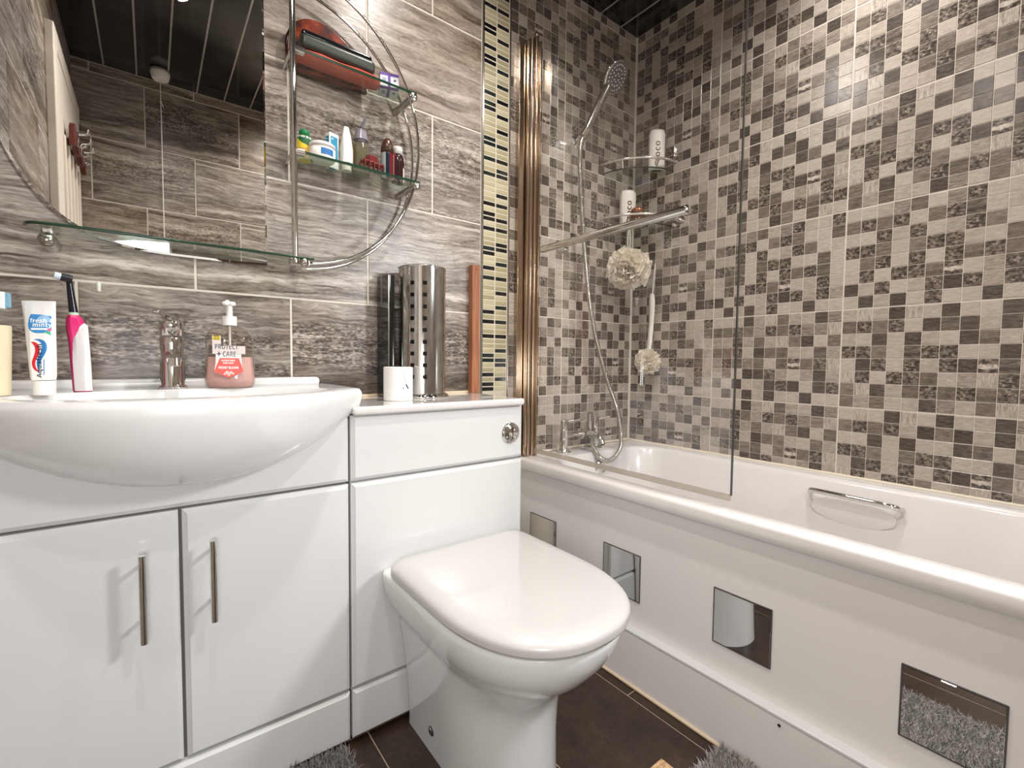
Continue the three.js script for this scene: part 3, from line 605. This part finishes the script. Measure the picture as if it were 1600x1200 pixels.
{
  const t = thing('mirror_cord', 'thin white pull cord with small white weight under the mirror', 'cord', [-1.912, 0, .006]);
  obj('cord', rod([0, 1.108, 0], [0, 1.25, 0], .0013, 6), M.plastic, t);
  obj('weight', lathe([[0, 1.088], [.0045, 1.089], [.0045, 1.106], [.003, 1.11], [0, 1.11]], 14), M.plastic, t);
}
// ---------------------------------------------------------------- things on the upper rack shelf
const SH1 = 1.7335, SH2 = 1.4775;
{
  const t = thing('hair_brush', 'brown oval tortoiseshell brush leaning at the back of the upper rack shelf', 'brush', [-1.405, SH1, .022]);
  const s = new THREE.Shape(); s.moveTo(-.1, 0); s.bezierCurveTo(-.118, .09, -.085, .142, -.02, .138); s.bezierCurveTo(.05, .132, .1, .06, .105, 0); s.lineTo(-.1, 0);
  const tt = dataTex(256, 256, (x, y) => ramp(fbm(x / 36, y / 36, 4, 3) * 1.5 - .3, [[38, 10, 6], [104, 36, 16], [168, 70, 32]]));
  const g = new THREE.ExtrudeGeometry(s, { depth: .012, bevelSize: .004, bevelThickness: .004, bevelSegments: 3 }), uv = g.attributes.uv; for (let i = 0; i < uv.count; i++) uv.setXY(i, uv.getX(i) * 5, uv.getY(i) * 5);
  obj('paddle', g, std({ map: tt, roughness: .22 }), t);
  obj('rim', tube([[-.1, 0, .006], [-.106, .07, .006], [-.074, .124, .006], [-.02, .14, .006], [.05, .114, .006], [.09, .06, .006], [.106, 0, .006]], .006, 50, 8), hex('#2a0b08', .25), t);
}
{
  const t = thing('glasses_case', 'long dark green and black case lying on the upper rack shelf', 'case', [-1.398, SH1 + .0195, .082]);
  obj('case_base', [rbox(.2, .036, .05, .012, .002, .018, 0)], hex('#2c3129', .35), t);
  obj('case_lid', [rbox(.19, .02, .036, .008, .003, .045, -.008)], hex('#0c0d11', .12), t);
}
{
  const t = thing('coral_pouch', 'coral red soft tube pouch along the front of the upper rack shelf', 'pouch', [-1.395, SH1, .074]);
  const N = 20, sec = (x, h, d) => Array.from({ length: N }, (_, i) => { const a = i / N * 6.2832; return [x, h * .5 + h * .5 * Math.sin(a), d * Math.cos(a)]; });
  obj('fabric', loft([sec(-.108, .006, .014), sec(-.1, .017, .032), sec(-.05, .021, .036), sec(0, .018, .034), sec(.05, .021, .037), sec(.095, .019, .036), sec(.112, .016, .03), sec(.118, .008, .012)], true, true, 1), hex('#d24f38', .55), t);
  obj('end_seam', box(.003, .014, .03, .117, .008, 0), hex('#c2452f', .6), t);
}
{
  const t = thing('soap_box', 'small purple and white carton on the upper rack shelf', 'box', [-1.245, SH1, .074], -.3);
  const tx = canvasTex(128, 128, (g) => { g.fillStyle = '#e6e2ea'; g.fillRect(0, 0, 128, 128); g.fillStyle = '#6b4a9e'; g.fillRect(0, 0, 128, 30); g.fillRect(52, 0, 20, 128); g.fillStyle = '#9aa3b5'; g.fillRect(14, 50, 28, 40); g.fillStyle = '#27224d'; g.fillRect(92, 56, 16, 18); });
  obj('carton', rbox(.054, .04, .06, .002, 0, .02, 0, 1), std({ map: tx, roughness: .5 }), t);
  obj('flap', box(.0005, .034, .054, .0272, .02, 0), hex('#7a5bb0', .5), t);
}
// ---------------------------------------------------------------- things on the lower rack shelf
{
  const t = thing('talc_bottle', 'yellow bottle with green cap on the lower rack shelf', 'bottle', [-1.480, SH2, .062], .35);
  const tx = canvasTex(256, 256, (g) => { g.fillStyle = '#e8c935'; g.fillRect(0, 0, 256, 256); g.fillStyle = '#1d5a34'; g.beginPath(); g.ellipse(140, 96, 66, 46, .2, 0, 7); g.fill(); g.fillStyle = '#fff'; g.font = 'bold 44px sans-serif'; g.save(); g.translate(96, 100); g.rotate(.15); g.fillText('Dettol', -16, 6); g.restore(); g.fillStyle = '#d7a64a'; g.fillRect(0, 150, 256, 40); g.fillStyle = '#fff3d0'; g.fillRect(70, 195, 120, 34); });
  const g = lathe([[0, 0], [.021, 0], [.0225, .004], [.0225, .05], [.02, .058], [.014, .062], [0, .062]], 28);
  g.rotateY(2.48); obj('bottle_body', g, std({ map: tx, roughness: .4 }), t);
  obj('cap', lathe([[0, .079], [.012, .078], [.0135, .074], [.0135, .063], [0, .063]], 22), hex('#0f7a45', .4), t);
}
{
  const t = thing('cream_tub', 'white round cream tub with blue label tipped on the lower rack shelf', 'tub', [-1.440, SH2, .085], .15);
  obj('tub', lathe([[0, 0], [.03, 0], [.0335, .004], [.034, .03], [0, .03]], 32), hex('#efe9e2', .4), t);
  obj('lid', lathe([[0, .045], [.03, .044], [.034, .041], [.035, .031], [0, .031]], 32), hex('#f3eee8', .35), t);
  obj('label', new THREE.CylinderGeometry(.0344, .0344, .016, 20, 1, true, -.5, 1).translate(0, .017, 0), hex('#2a6fae', .5), t);
}
{
  const t = thing('ointment_box', 'tall blue and white carton on the lower rack shelf', 'box', [-1.403, SH2, .05], .3);
  const tx = canvasTex(64, 256, (g) => { g.fillStyle = '#e9e6e0'; g.fillRect(0, 0, 64, 256); g.fillStyle = '#1f86a8'; g.fillRect(8, 24, 48, 180); g.fillStyle = '#fff'; g.fillRect(16, 38, 10, 8); });
  obj('carton', rbox(.03, .096, .02, .0015, 0, .048, 0, 1), std({ map: tx, roughness: .5 }), t);
  obj('flap', box(.026, .001, .018, 0, .0962, 0), hex('#dcd8d0', .6), t);
}
{
  const t = thing('cream_tube', 'pointed cream-white tube standing on the lower rack shelf', 'tube', [-1.366, SH2, .062]);
  obj('cap', cyl(.013, .02, 0, .01, 0, 24), hex('#e2d9cc', .45), t);
  const N = 24; obj('tube_body', loft([[.021, .018, .015], [.06, .018, .013], [.1, .012, .006], [.124, .006, .0012]].map(([y, a, b]) => Array.from({ length: N }, (_, i) => { const q = -i / N * 6.2832; return [a * Math.cos(q), y, b * Math.sin(q)]; })), true, true, 1), hex('#ece3d5', .45), t);
}
{
  const t = thing('pump_bottle', 'clear pump bottle of olive liquid behind the red hair clip', 'bottle', [-1.318, SH2, .045]);
  obj('bottle_body', lathe([[0, 0], [.022, 0], [.024, .004], [.024, .085], [.018, .096], [.011, .1], [0, .1]], 28), new THREE.MeshPhysicalMaterial({ color: new THREE.Color('#cfcab0'), roughness: .05, transmission: .85, thickness: 0 }), t);
  obj('liquid', cyl(.0215, .062, 0, .034, 0, 24), new THREE.MeshPhysicalMaterial({ color: new THREE.Color('#7d7c33'), roughness: .1, transmission: .35, thickness: 0 }), t);
  obj('pump', [cyl(.0125, .014, 0, .107, 0), cyl(.004, .03, 0, .125, 0, 12), cyl(.02, .026, 0, .118, 0, 20, .016)], new THREE.MeshPhysicalMaterial({ color: new THREE.Color('#b9b3bf'), roughness: .2, transmission: .5, thickness: 0 }), t);
  obj('nozzle', rod([0, .143, 0], [.012, .17, .004], .003, 10), hex('#5a5568', .3), t);
}
{
  const t = thing('hair_claw', 'dark red plastic hair claw clip on the lower rack shelf', 'hair clip', [-1.305, SH2, .094], .2), m = hex('#6a1d1a', .25);
  for (const s of [-1, 1]) { const g = []; for (let i = 0; i < 5; i++) g.push(tube([[-.03 + i * .015, .03, 0], [-.03 + i * .015, .024, s * .014], [-.03 + i * .015, .004, s * .01]], .003, 12, 6)); g.push(rod([-.034, .027, s * .008], [.034, .027, s * .008], .0045, 8)); obj('jaw', g, m, t); }
  obj('spring', rod([-.01, .03, 0], [.012, .03, 0], .006, 12), M.chrome, t);
  obj('grip', [rbox(.03, .02, .005, .002, 0, .04, -.006), rbox(.03, .018, .005, .002, 0, .038, .008)], m, t);
}
{
  const t = thing('deodorant_can', 'silver and dark deodorant can with brown domed cap on the lower rack shelf', 'can', [-1.252, SH2, .08]);
  obj('can_body', lathe([[0, 0], [.017, 0], [.019, .004], [.019, .07], [.0185, .072], [0, .072]], 28), std({ map: canvasTex(256, 64, (g) => { g.fillStyle = '#1d2a33'; g.fillRect(0, 0, 256, 64); g.fillStyle = '#b9bec2'; g.fillRect(30, 0, 60, 64); g.fillRect(190, 0, 40, 64); g.fillStyle = '#7a1f22'; g.fillRect(0, 0, 26, 64); }), roughness: .25, metalness: .4 }), t);
  obj('cap', lathe([[0, .118], [.008, .116], [.015, .105], [.0185, .09], [.0185, .073], [0, .073]], 28), hex('#4a2f22', .25), t);
}
{
  const t = thing('red_bottle', 'small dark red bottle with white cap at the end of the lower rack shelf', 'bottle', [-1.213, SH2, .066]);
  obj('bottle_body', lathe([[0, 0], [.018, 0], [.02, .004], [.02, .06], [.017, .078], [.012, .086], [0, .086]], 28), std({ map: canvasTex(128, 128, (g) => { g.fillStyle = '#2a0d10'; g.fillRect(0, 0, 128, 128); g.fillStyle = '#c2342b'; g.fillRect(60, 20, 50, 70); g.fillStyle = '#e8dccb'; g.fillRect(66, 80, 18, 40); g.fillRect(10, 70, 20, 40); }), roughness: .2 }), t);
  obj('cap', lathe([[0, .108], [.013, .107], [.0145, .103], [.0145, .087], [0, .087]], 22), hex('#ece7df', .4), t);
}

// ---------------------------------------------------------------- things on the basin
const YD = .869;
{
  const t = thing('tumbler', 'cream plastic tumbler at the left end of the washbasin', 'tumbler', [-2.052, YD, .235]);
  obj('cup', lathe([[0, 0], [.031, 0], [.033, .004], [.037, .122], [.036, .124], [.034, .122], [.030, .008], [0, .008]], 36), hex('#e2d5b4', .35), t);
}
{
  const t = thing('toothbrush', 'manual toothbrush with pale blue bristles standing in the tumbler', 'toothbrush', [-2.05, YD + .01, .235]);
  obj('stem', [rod([-.012, 0, 0], [.018, .15, .004], .004, 10)], hex('#d9e4ea', .3), t);
  obj('brush_head', rbox(.012, .03, .012, .003, .021, .158, .004).rotateZ(-.02), hex('#e8eef0', .35), t);
  obj('bristles', rbox(.012, .026, .010, .002, .030, .158, .004), hex('#7fa9bd', .8), t);
}
{
  const t = thing('toothpaste_tube', 'upright toothpaste tube with red and blue swirl', 'toothpaste', [-1.978, YD, .225], -.35);
  const tex = canvasTex(256, 768, (g, w, h) => {
    g.fillStyle = '#f2f1ef'; g.fillRect(0, 0, w, h);
    g.fillStyle = '#3f8fd0'; g.beginPath(); g.moveTo(70, 130); g.quadraticCurveTo(40, 200, 46, 260); g.quadraticCurveTo(70, 330, 190, 310); g.lineTo(236, 290); g.lineTo(230, 150); g.quadraticCurveTo(160, 130, 70, 130); g.fill();
    g.fillStyle = '#9cc7ea'; g.beginPath(); g.ellipse(175, 180, 50, 40, 0, 0, 7); g.fill();
    g.fillStyle = '#fff'; g.font = 'bold 56px sans-serif'; g.fillText('fresh &', 62, 212); g.fillText('minty', 82, 252); g.fillRect(70, 264, 140, 18);
    g.fillStyle = '#e8638a'; g.fillRect(206, 268, 30, 24); g.fillStyle = '#49b585'; g.beginPath(); g.moveTo(170, 300); g.lineTo(236, 336); g.lineTo(230, 296); g.fill();
    const sw = (c, x0, x1) => { g.fillStyle = c; g.beginPath(); g.moveTo(x0, 400); g.bezierCurveTo(x0 + 90, 380, x0 + 110, 480, x0 + 60, 560); g.bezierCurveTo(x0 + 30, 620, x0 + 50, 660, x0 + 96, 690); g.bezierCurveTo(x0 + 10, 680, x0 - 10, 610, x0 + 20, 560); g.bezierCurveTo(x0 + 60, 480, x0 + 50, 430, x0, 400); g.fill(); };
    g.fillStyle = '#2f7fc4'; g.beginPath(); g.moveTo(90, 378); g.bezierCurveTo(200, 340, 240, 440, 190, 530); g.bezierCurveTo(150, 600, 150, 640, 150, 690); g.bezierCurveTo(110, 620, 120, 570, 160, 500); g.bezierCurveTo(190, 430, 160, 380, 90, 378); g.fill();
    sw('#d8232c', 64, 120);
    g.save(); g.translate(170, 716); g.rotate(-Math.PI / 2); g.fillStyle = '#16213f'; g.font = 'bold 66px sans-serif'; g.fillText('Aquafresh', -26, 0); g.fillStyle = '#3f8fd0'; g.fillRect(0, 18, 150, 8); g.restore();
  });
  obj('cap', cyl(.0155, .026, 0, .013, 0, 28, .0165), hex('#eeece8', .35), t);
  const N = 40, prof = [[.027, .0165, .0165], [.034, .018, .017], [.06, .0195, .016], [.1, .0215, .0115], [.14, .0235, .006], [.16, .0245, .002], [.168, .025, .0012], [.172, .025, .0012]];
  const g = loft(prof.map(([y, a, b]) => Array.from({ length: N }, (_, i) => { const q = -i / N * 6.2832; return [a * Math.cos(q), y, b * Math.sin(q)]; })), true, true, 1), p = g.attributes.position, uv = g.attributes.uv;
  for (let i = 0; i < p.count; i++) { const y = p.getY(i), a = mix(.0165, .025, (y - .027) / .145); uv.setXY(i, .5 + .5 * p.getX(i) / a, (y - .027) / .145); }
  obj('tube_body', g, std({ map: tex, roughness: .3 }), t).rotation.z = .02;
}
{
  const t = thing('electric_toothbrush', 'electric toothbrush with pink and white grip and black shaft', 'toothbrush', [-1.936, YD, .15]);
  const N = 32, ov = (y, a, b, o = 0) => Array.from({ length: N }, (_, i) => { const q = -i / N * 6.2832; return [o + a * Math.cos(q), y, b * Math.sin(q)]; });
  const g1 = loft([ov(0, .014, .013, .004), ov(.003, .0155, .0145, .004), ov(.05, .0155, .0145, .002), ov(.1, .0155, .015, 0), ov(.128, .0155, .0145, -.003), ov(.146, .013, .012, -.005), ov(.154, .0085, .0085, -.006)], true, true, 1);
  obj('grip', g1, hex('#d4266f', .35), t);
  const front = loft([ov(.002, .0135, .007, .006).map(p => [p[0], p[1], p[2] + .0092]), ov(.06, .0138, .0072, .0045).map(p => [p[0], p[1], p[2] + .0092]), ov(.118, .0125, .007, .003).map(p => [p[0], p[1] + (p[0] - .003) * 1.2, p[2] + .0092]), ov(.13, .006, .004, .004).map(p => [p[0], p[1] + (p[0] - .003) * 1.2, p[2] + .0092])], true, true, 1);
  obj('front_shell', front, hex('#e6e2e2', .35), t);
  obj('collar', cyl(.0085, .006, -.006, .156, 0, 20, .0075), hex('#b7d6bd', .4), t);
  obj('shaft', rod([-.006, .158, 0], [-.011, .222, .0], .0072, 16, .0048), hex('#14131f', .2), t);
  const h = obj('brush_head', [rod([-.006, .224, .006], [-.022, .227, .010], .0075, 16)], hex('#1a1822', .3), t);
  obj('bristles', rod([-.022, .227, .010], [-.031, .229, .012], .0068, 16), hex('#cdd9e2', .8), h);
}
{
  const t = thing('hand_wash_bottle', 'clear pump bottle of pink hand wash beside the basin tap', 'soap bottle', [-1.671, YD, .135], -.22), N = 48; t.scale.setScalar(1.07);
  const sec = (y, a, b) => Array.from({ length: N }, (_, i) => { const q = -i / N * 6.2832, c = Math.cos(q), s = Math.sin(q); return [a * Math.sign(c) * Math.pow(Math.abs(c), .85), y, b * s]; });
  const body = [[0, .044, .022], [.004, .048, .025], [.02, .0505, .027], [.05, .0475, .025], [.08, .0455, .024], [.1, .047, .025], [.117, .046, .024], [.127, .039, .021], [.134, .026, .016], [.138, .014, .0135]];
  obj('bottle_body', loft(body.map(b => sec(...b)), true, true, 1), new THREE.MeshPhysicalMaterial({ color: new THREE.Color('#f1eeea'), roughness: .02, transmission: 1, thickness: 0, ior: 1.45 }), t);
  const shr = body.filter(b => b[0] < .07).map(([y, a, b]) => sec(y + .002, a - .003, b - .003));
  obj('liquid', loft([...shr, sec(.069, .0435, .0215)], true, true, 1), new THREE.MeshPhysicalMaterial({ color: new THREE.Color('#f8cdc9'), roughness: .35, transmission: .2, thickness: 0 }), t);
  obj('pump', [cyl(.0145, .02, 0, .149, 0, 24), cyl(.0065, .026, 0, .17, 0, 16), rod([0, .187, 0], [.0, .187, .03], .0055, 12), rbox(.026, .009, .02, .004, 0, .187, 0), cyl(.0025, .12, 0, .08, 0, 8)], hex('#eceae6', .35), t);
  const lt = canvasTex(512, 512, (g, w, h) => {
    g.fillStyle = '#efe3e0'; g.fillRect(0, 0, w, h); g.fillStyle = '#f2d733'; g.fillRect(40, 22, 100, 60); g.fillStyle = '#1a1a1a'; g.font = 'bold 27px sans-serif'; g.fillText('MEGA', 50, 48); g.fillText('VALUE', 46, 76);
    g.fillStyle = '#5d6a70'; g.font = 'bold 78px sans-serif'; g.fillText('PROTECT', 60, 180); g.fillText('CARE', 170, 262); g.fillStyle = '#23356e'; g.fillRect(96, 226, 48, 14); g.fillRect(113, 209, 14, 48);
    g.fillStyle = '#e5574c'; g.beginPath(); g.moveTo(130, 280); g.lineTo(400, 280); g.lineTo(470, 430); g.lineTo(256, 505); g.lineTo(48, 430); g.fill();
    g.fillStyle = '#fff'; g.font = 'bold 26px sans-serif'; g.fillText('ANTIBACTERIAL', 152, 316); g.fillText('HAND WASH', 172, 344); g.font = 'bold 40px sans-serif'; g.fillText('PEONY BLOOM', 110, 400);
    g.fillStyle = '#f4c3bb'; for (const [x, y, r] of [[230, 440, 26], [285, 440, 24], [256, 462, 24], [200, 455, 18], [316, 452, 18]]) { g.beginPath(); g.ellipse(x, y, r, r * .7, 0, 0, 7); g.fill(); }
    g.strokeStyle = '#4a4f55'; g.lineWidth = 7; g.beginPath(); g.moveTo(48, 436); g.lineTo(256, 508); g.lineTo(470, 436); g.stroke();
  });
  const la = obj('label', (() => { const s = new THREE.Shape(); s.moveTo(-.024, .075); s.lineTo(.024, .075); s.lineTo(.0245, .055); s.lineTo(.0275, .036); s.lineTo(0, .021); s.lineTo(-.0275, .036); s.lineTo(-.0245, .055); const g = new THREE.ExtrudeGeometry(s, { depth: .0008, bevelEnabled: false }), p = g.attributes.position, uv = g.attributes.uv; for (let i = 0; i < p.count; i++) uv.setXY(i, (p.getX(i) + .034) / .068, (p.getY(i) - .021) / .1); return g.translate(0, 0, .0268); })(), std({ map: lt, roughness: .4 }), t);
  obj('letters', (() => { const s = new THREE.Shape(); s.moveTo(-.03, .0755); s.lineTo(.032, .0755); s.lineTo(.032, .093); s.lineTo(-.014, .093); s.lineTo(-.014, .115); s.lineTo(-.03, .115); const g = new THREE.ExtrudeGeometry(s, { depth: .0006, bevelEnabled: false }), p = g.attributes.position, uv = g.attributes.uv; for (let i = 0; i < p.count; i++) uv.setXY(i, (p.getX(i) + .034) / .068, (p.getY(i) - .021) / .1); return g.translate(0, 0, .0262); })(), std({ map: lt, roughness: .4, transparent: true, opacity: .75 }), la);
}
// ---------------------------------------------------------------- things on the worktop
const YW = .825;
{
  const t = thing('roll_canister', 'tall polished steel toilet-roll canister with square holes', 'canister', [-1.147, YW, .10], -.977);
  const R = .0715, H = .385, y0 = .012, pos = [], idx = [], cols = [], holes = new Set(), NA = 72, rows = [];
  for (let r = 0; r <= 33; r++) rows.push(y0 + H * r / 33);
  const isHole = (a, r) => [0, 1, 6, 7, 36, 37, 42, 43].includes(a) && r % 3 === 1 && r > 2 && r < 30;
  const P = (a, y) => [R * Math.sin(a / NA * 6.28319), y, R * Math.cos(a / NA * 6.28319)];
  for (let r = 0; r < 33; r++) for (let a = 0; a < NA; a++) {
    if (isHole(a, r)) continue; const b = pos.length / 3;
    pos.push(...P(a, rows[r]), ...P(a + 1, rows[r]), ...P(a + 1, rows[r + 1]), ...P(a, rows[r + 1])); idx.push(b, b + 1, b + 2, b, b + 2, b + 3);
  }
  let g = new THREE.BufferGeometry(); g.setAttribute('position', new THREE.Float32BufferAttribute(pos, 3)); g.setIndex(idx);
  const nn = []; for (let i = 0; i < pos.length; i += 3) nn.push(pos[i] / R, 0, pos[i + 2] / R); g.setAttribute('normal', new THREE.Float32BufferAttribute(nn, 3));
  const steel = std({ color: new THREE.Color('#cfcfce'), metalness: 1, roughness: .1, side: THREE.DoubleSide });
  obj('tube_shell', g, steel, t);
  obj('liner', cyl(.064, H - .02, 0, y0 + H / 2, 0, 40), M.dark, t);
  obj('base', lathe([[0, 0], [.082, 0], [.084, .004], [.078, .009], [.0725, .013], [0, .013]], 48), M.chrome, t);
  obj('top_rim', new THREE.TorusGeometry(R, .0022, 8, 64).rotateX(Math.PI / 2).translate(0, y0 + H, 0), M.chrome, t);
}
{
  const t = thing('toilet_roll', 'single white toilet roll standing in front of the steel canister', 'toilet roll', [-1.2655, YW, .185]);
  const pm = hex('#eeebe8', .95);
  obj('paper', lathe([[.019, .002], [.019, .093], [.021, .095], [.0385, .095], [.0405, .093], [.0405, .002], [.0385, 0], [.019, 0]], 40), pm, t);
  obj('core', lathe([[.0175, .001], [.0175, .094], [.0189, .094], [.0189, .001], [.0175, .001]], 28), hex('#b79f83', .9), t);
  obj('loose_sheet', [tube([[-.008, .088, .0395], [.002, .066, .0412], [.004, .05, .0418], [-.004, .038, .0412]], .0016, 20, 6), new THREE.ConeGeometry(.012, .018, 3).scale(1, 1, .12).translate(.004, .044, .0405)], pm, t);
}
{
  const t = thing('black_box', 'slim glossy black box standing beside the steel canister', 'box', [-1.2455, YW, .05], .12);
  obj('box_body', rbox(.022, .372, .07, .003, 0, .186, 0), new THREE.MeshPhysicalMaterial({ color: new THREE.Color('#0e0f0c'), roughness: .1, clearcoat: 1 }), t);
  obj('silver_edge', box(.003, .366, .003, -.0105, .186, .035), M.brushed, t);
}
{
  const wt = dataTex(64, 512, (x, y) => ramp(fbm(x / 6, y / 90, 4, 21), [[118, 68, 42], [158, 100, 66], [186, 128, 90]]));
  const t = thing('wooden_batten', 'reddish wooden batten standing upright against the border strip', 'batten', [-.905, YW, .024]);
  obj('batten_body', rbox(.032, .452, .026, .0015, 0, .226, 0, 1), std({ map: wt, roughness: .55 }), t);
  obj('nail_hole', cyl(.0018, .002, 0, 0, 0, 8).rotateX(Math.PI / 2).translate(.001, .437, .0128), M.dark, t);
}
// ---------------------------------------------------------------- mats and floor things
function shag(t, x0, x1, z0, z1, r, density, len, mat) {
  obj('mat_base', loft([rrect(x0, x1, z0, z1, r, 0, 6), rrect(x0, x1, z0, z1, r, .010, 6), rrect(x0 + .006, x1 - .006, z0 + .006, z1 - .006, r - .004, .014, 6)]), mat, t);
  const n = Math.floor((x1 - x0) * (z1 - z0) * density), g = new THREE.ConeGeometry(.0032, len, 3, 1).translate(0, len * .42, 0), im = new THREE.InstancedMesh(g, mat, n), m = new THREE.Matrix4(), q = new THREE.Quaternion(), e = new THREE.Euler(), c = new THREE.Color();
  for (let i = 0; i < n; i++) {
    const x = mix(x0 - .002, x1 + .002, rnd()), z = mix(z0 - .002, z1 + .002, rnd()); e.set((rnd() - .5) * 1.7, rnd() * 6, (rnd() - .5) * 1.7); q.setFromEuler(e);
    m.compose(new THREE.Vector3(x, .010 + rnd() * .005, z), q, new THREE.Vector3(1, .6 + rnd() * .7, 1)); im.setMatrixAt(i, m); const k = .55 + rnd() * .6; im.setColorAt(i, c.setRGB(k, k, k));
  }
  im.name = 'pile'; im.userData.kind = 'stuff'; im.castShadow = im.receiveShadow = true; t.add(im);
}
shag(thing('bath_mat', 'grey shaggy mat in front of the vanity doors', 'mat', [0, FY, 0]), -2.05, -1.462, .312, .80, .03, 90000, .021, hex('#8a8581', .95));
shag(thing('bath_mat', 'light grey shaggy mat in front of the bath panel', 'mat', [0, FY, 0]), -1.26, -.72, .875, 1.50, .04, 90000, .023, hex('#b4afab', .95));
{
  const wt = dataTex(256, 64, (x, y) => ramp(fbm(x / 40, y / 5, 4, 31), [[120, 88, 58], [178, 142, 104], [214, 186, 150]]));
  const t = thing('wooden_block', 'small rough pale wooden block on the dark floor tiles', 'block', [-.904, FY, .834]);
  obj('block_body', rbox(.06, .024, .05, .002, 0, .012, 0, 1), std({ map: wt, roughness: .7 }), t);
  obj('end_grain', box(.0004, .02, .046, .0301, .012, 0), hex('#a67c52', .8), t);
}
renderer.render(scene, camera);
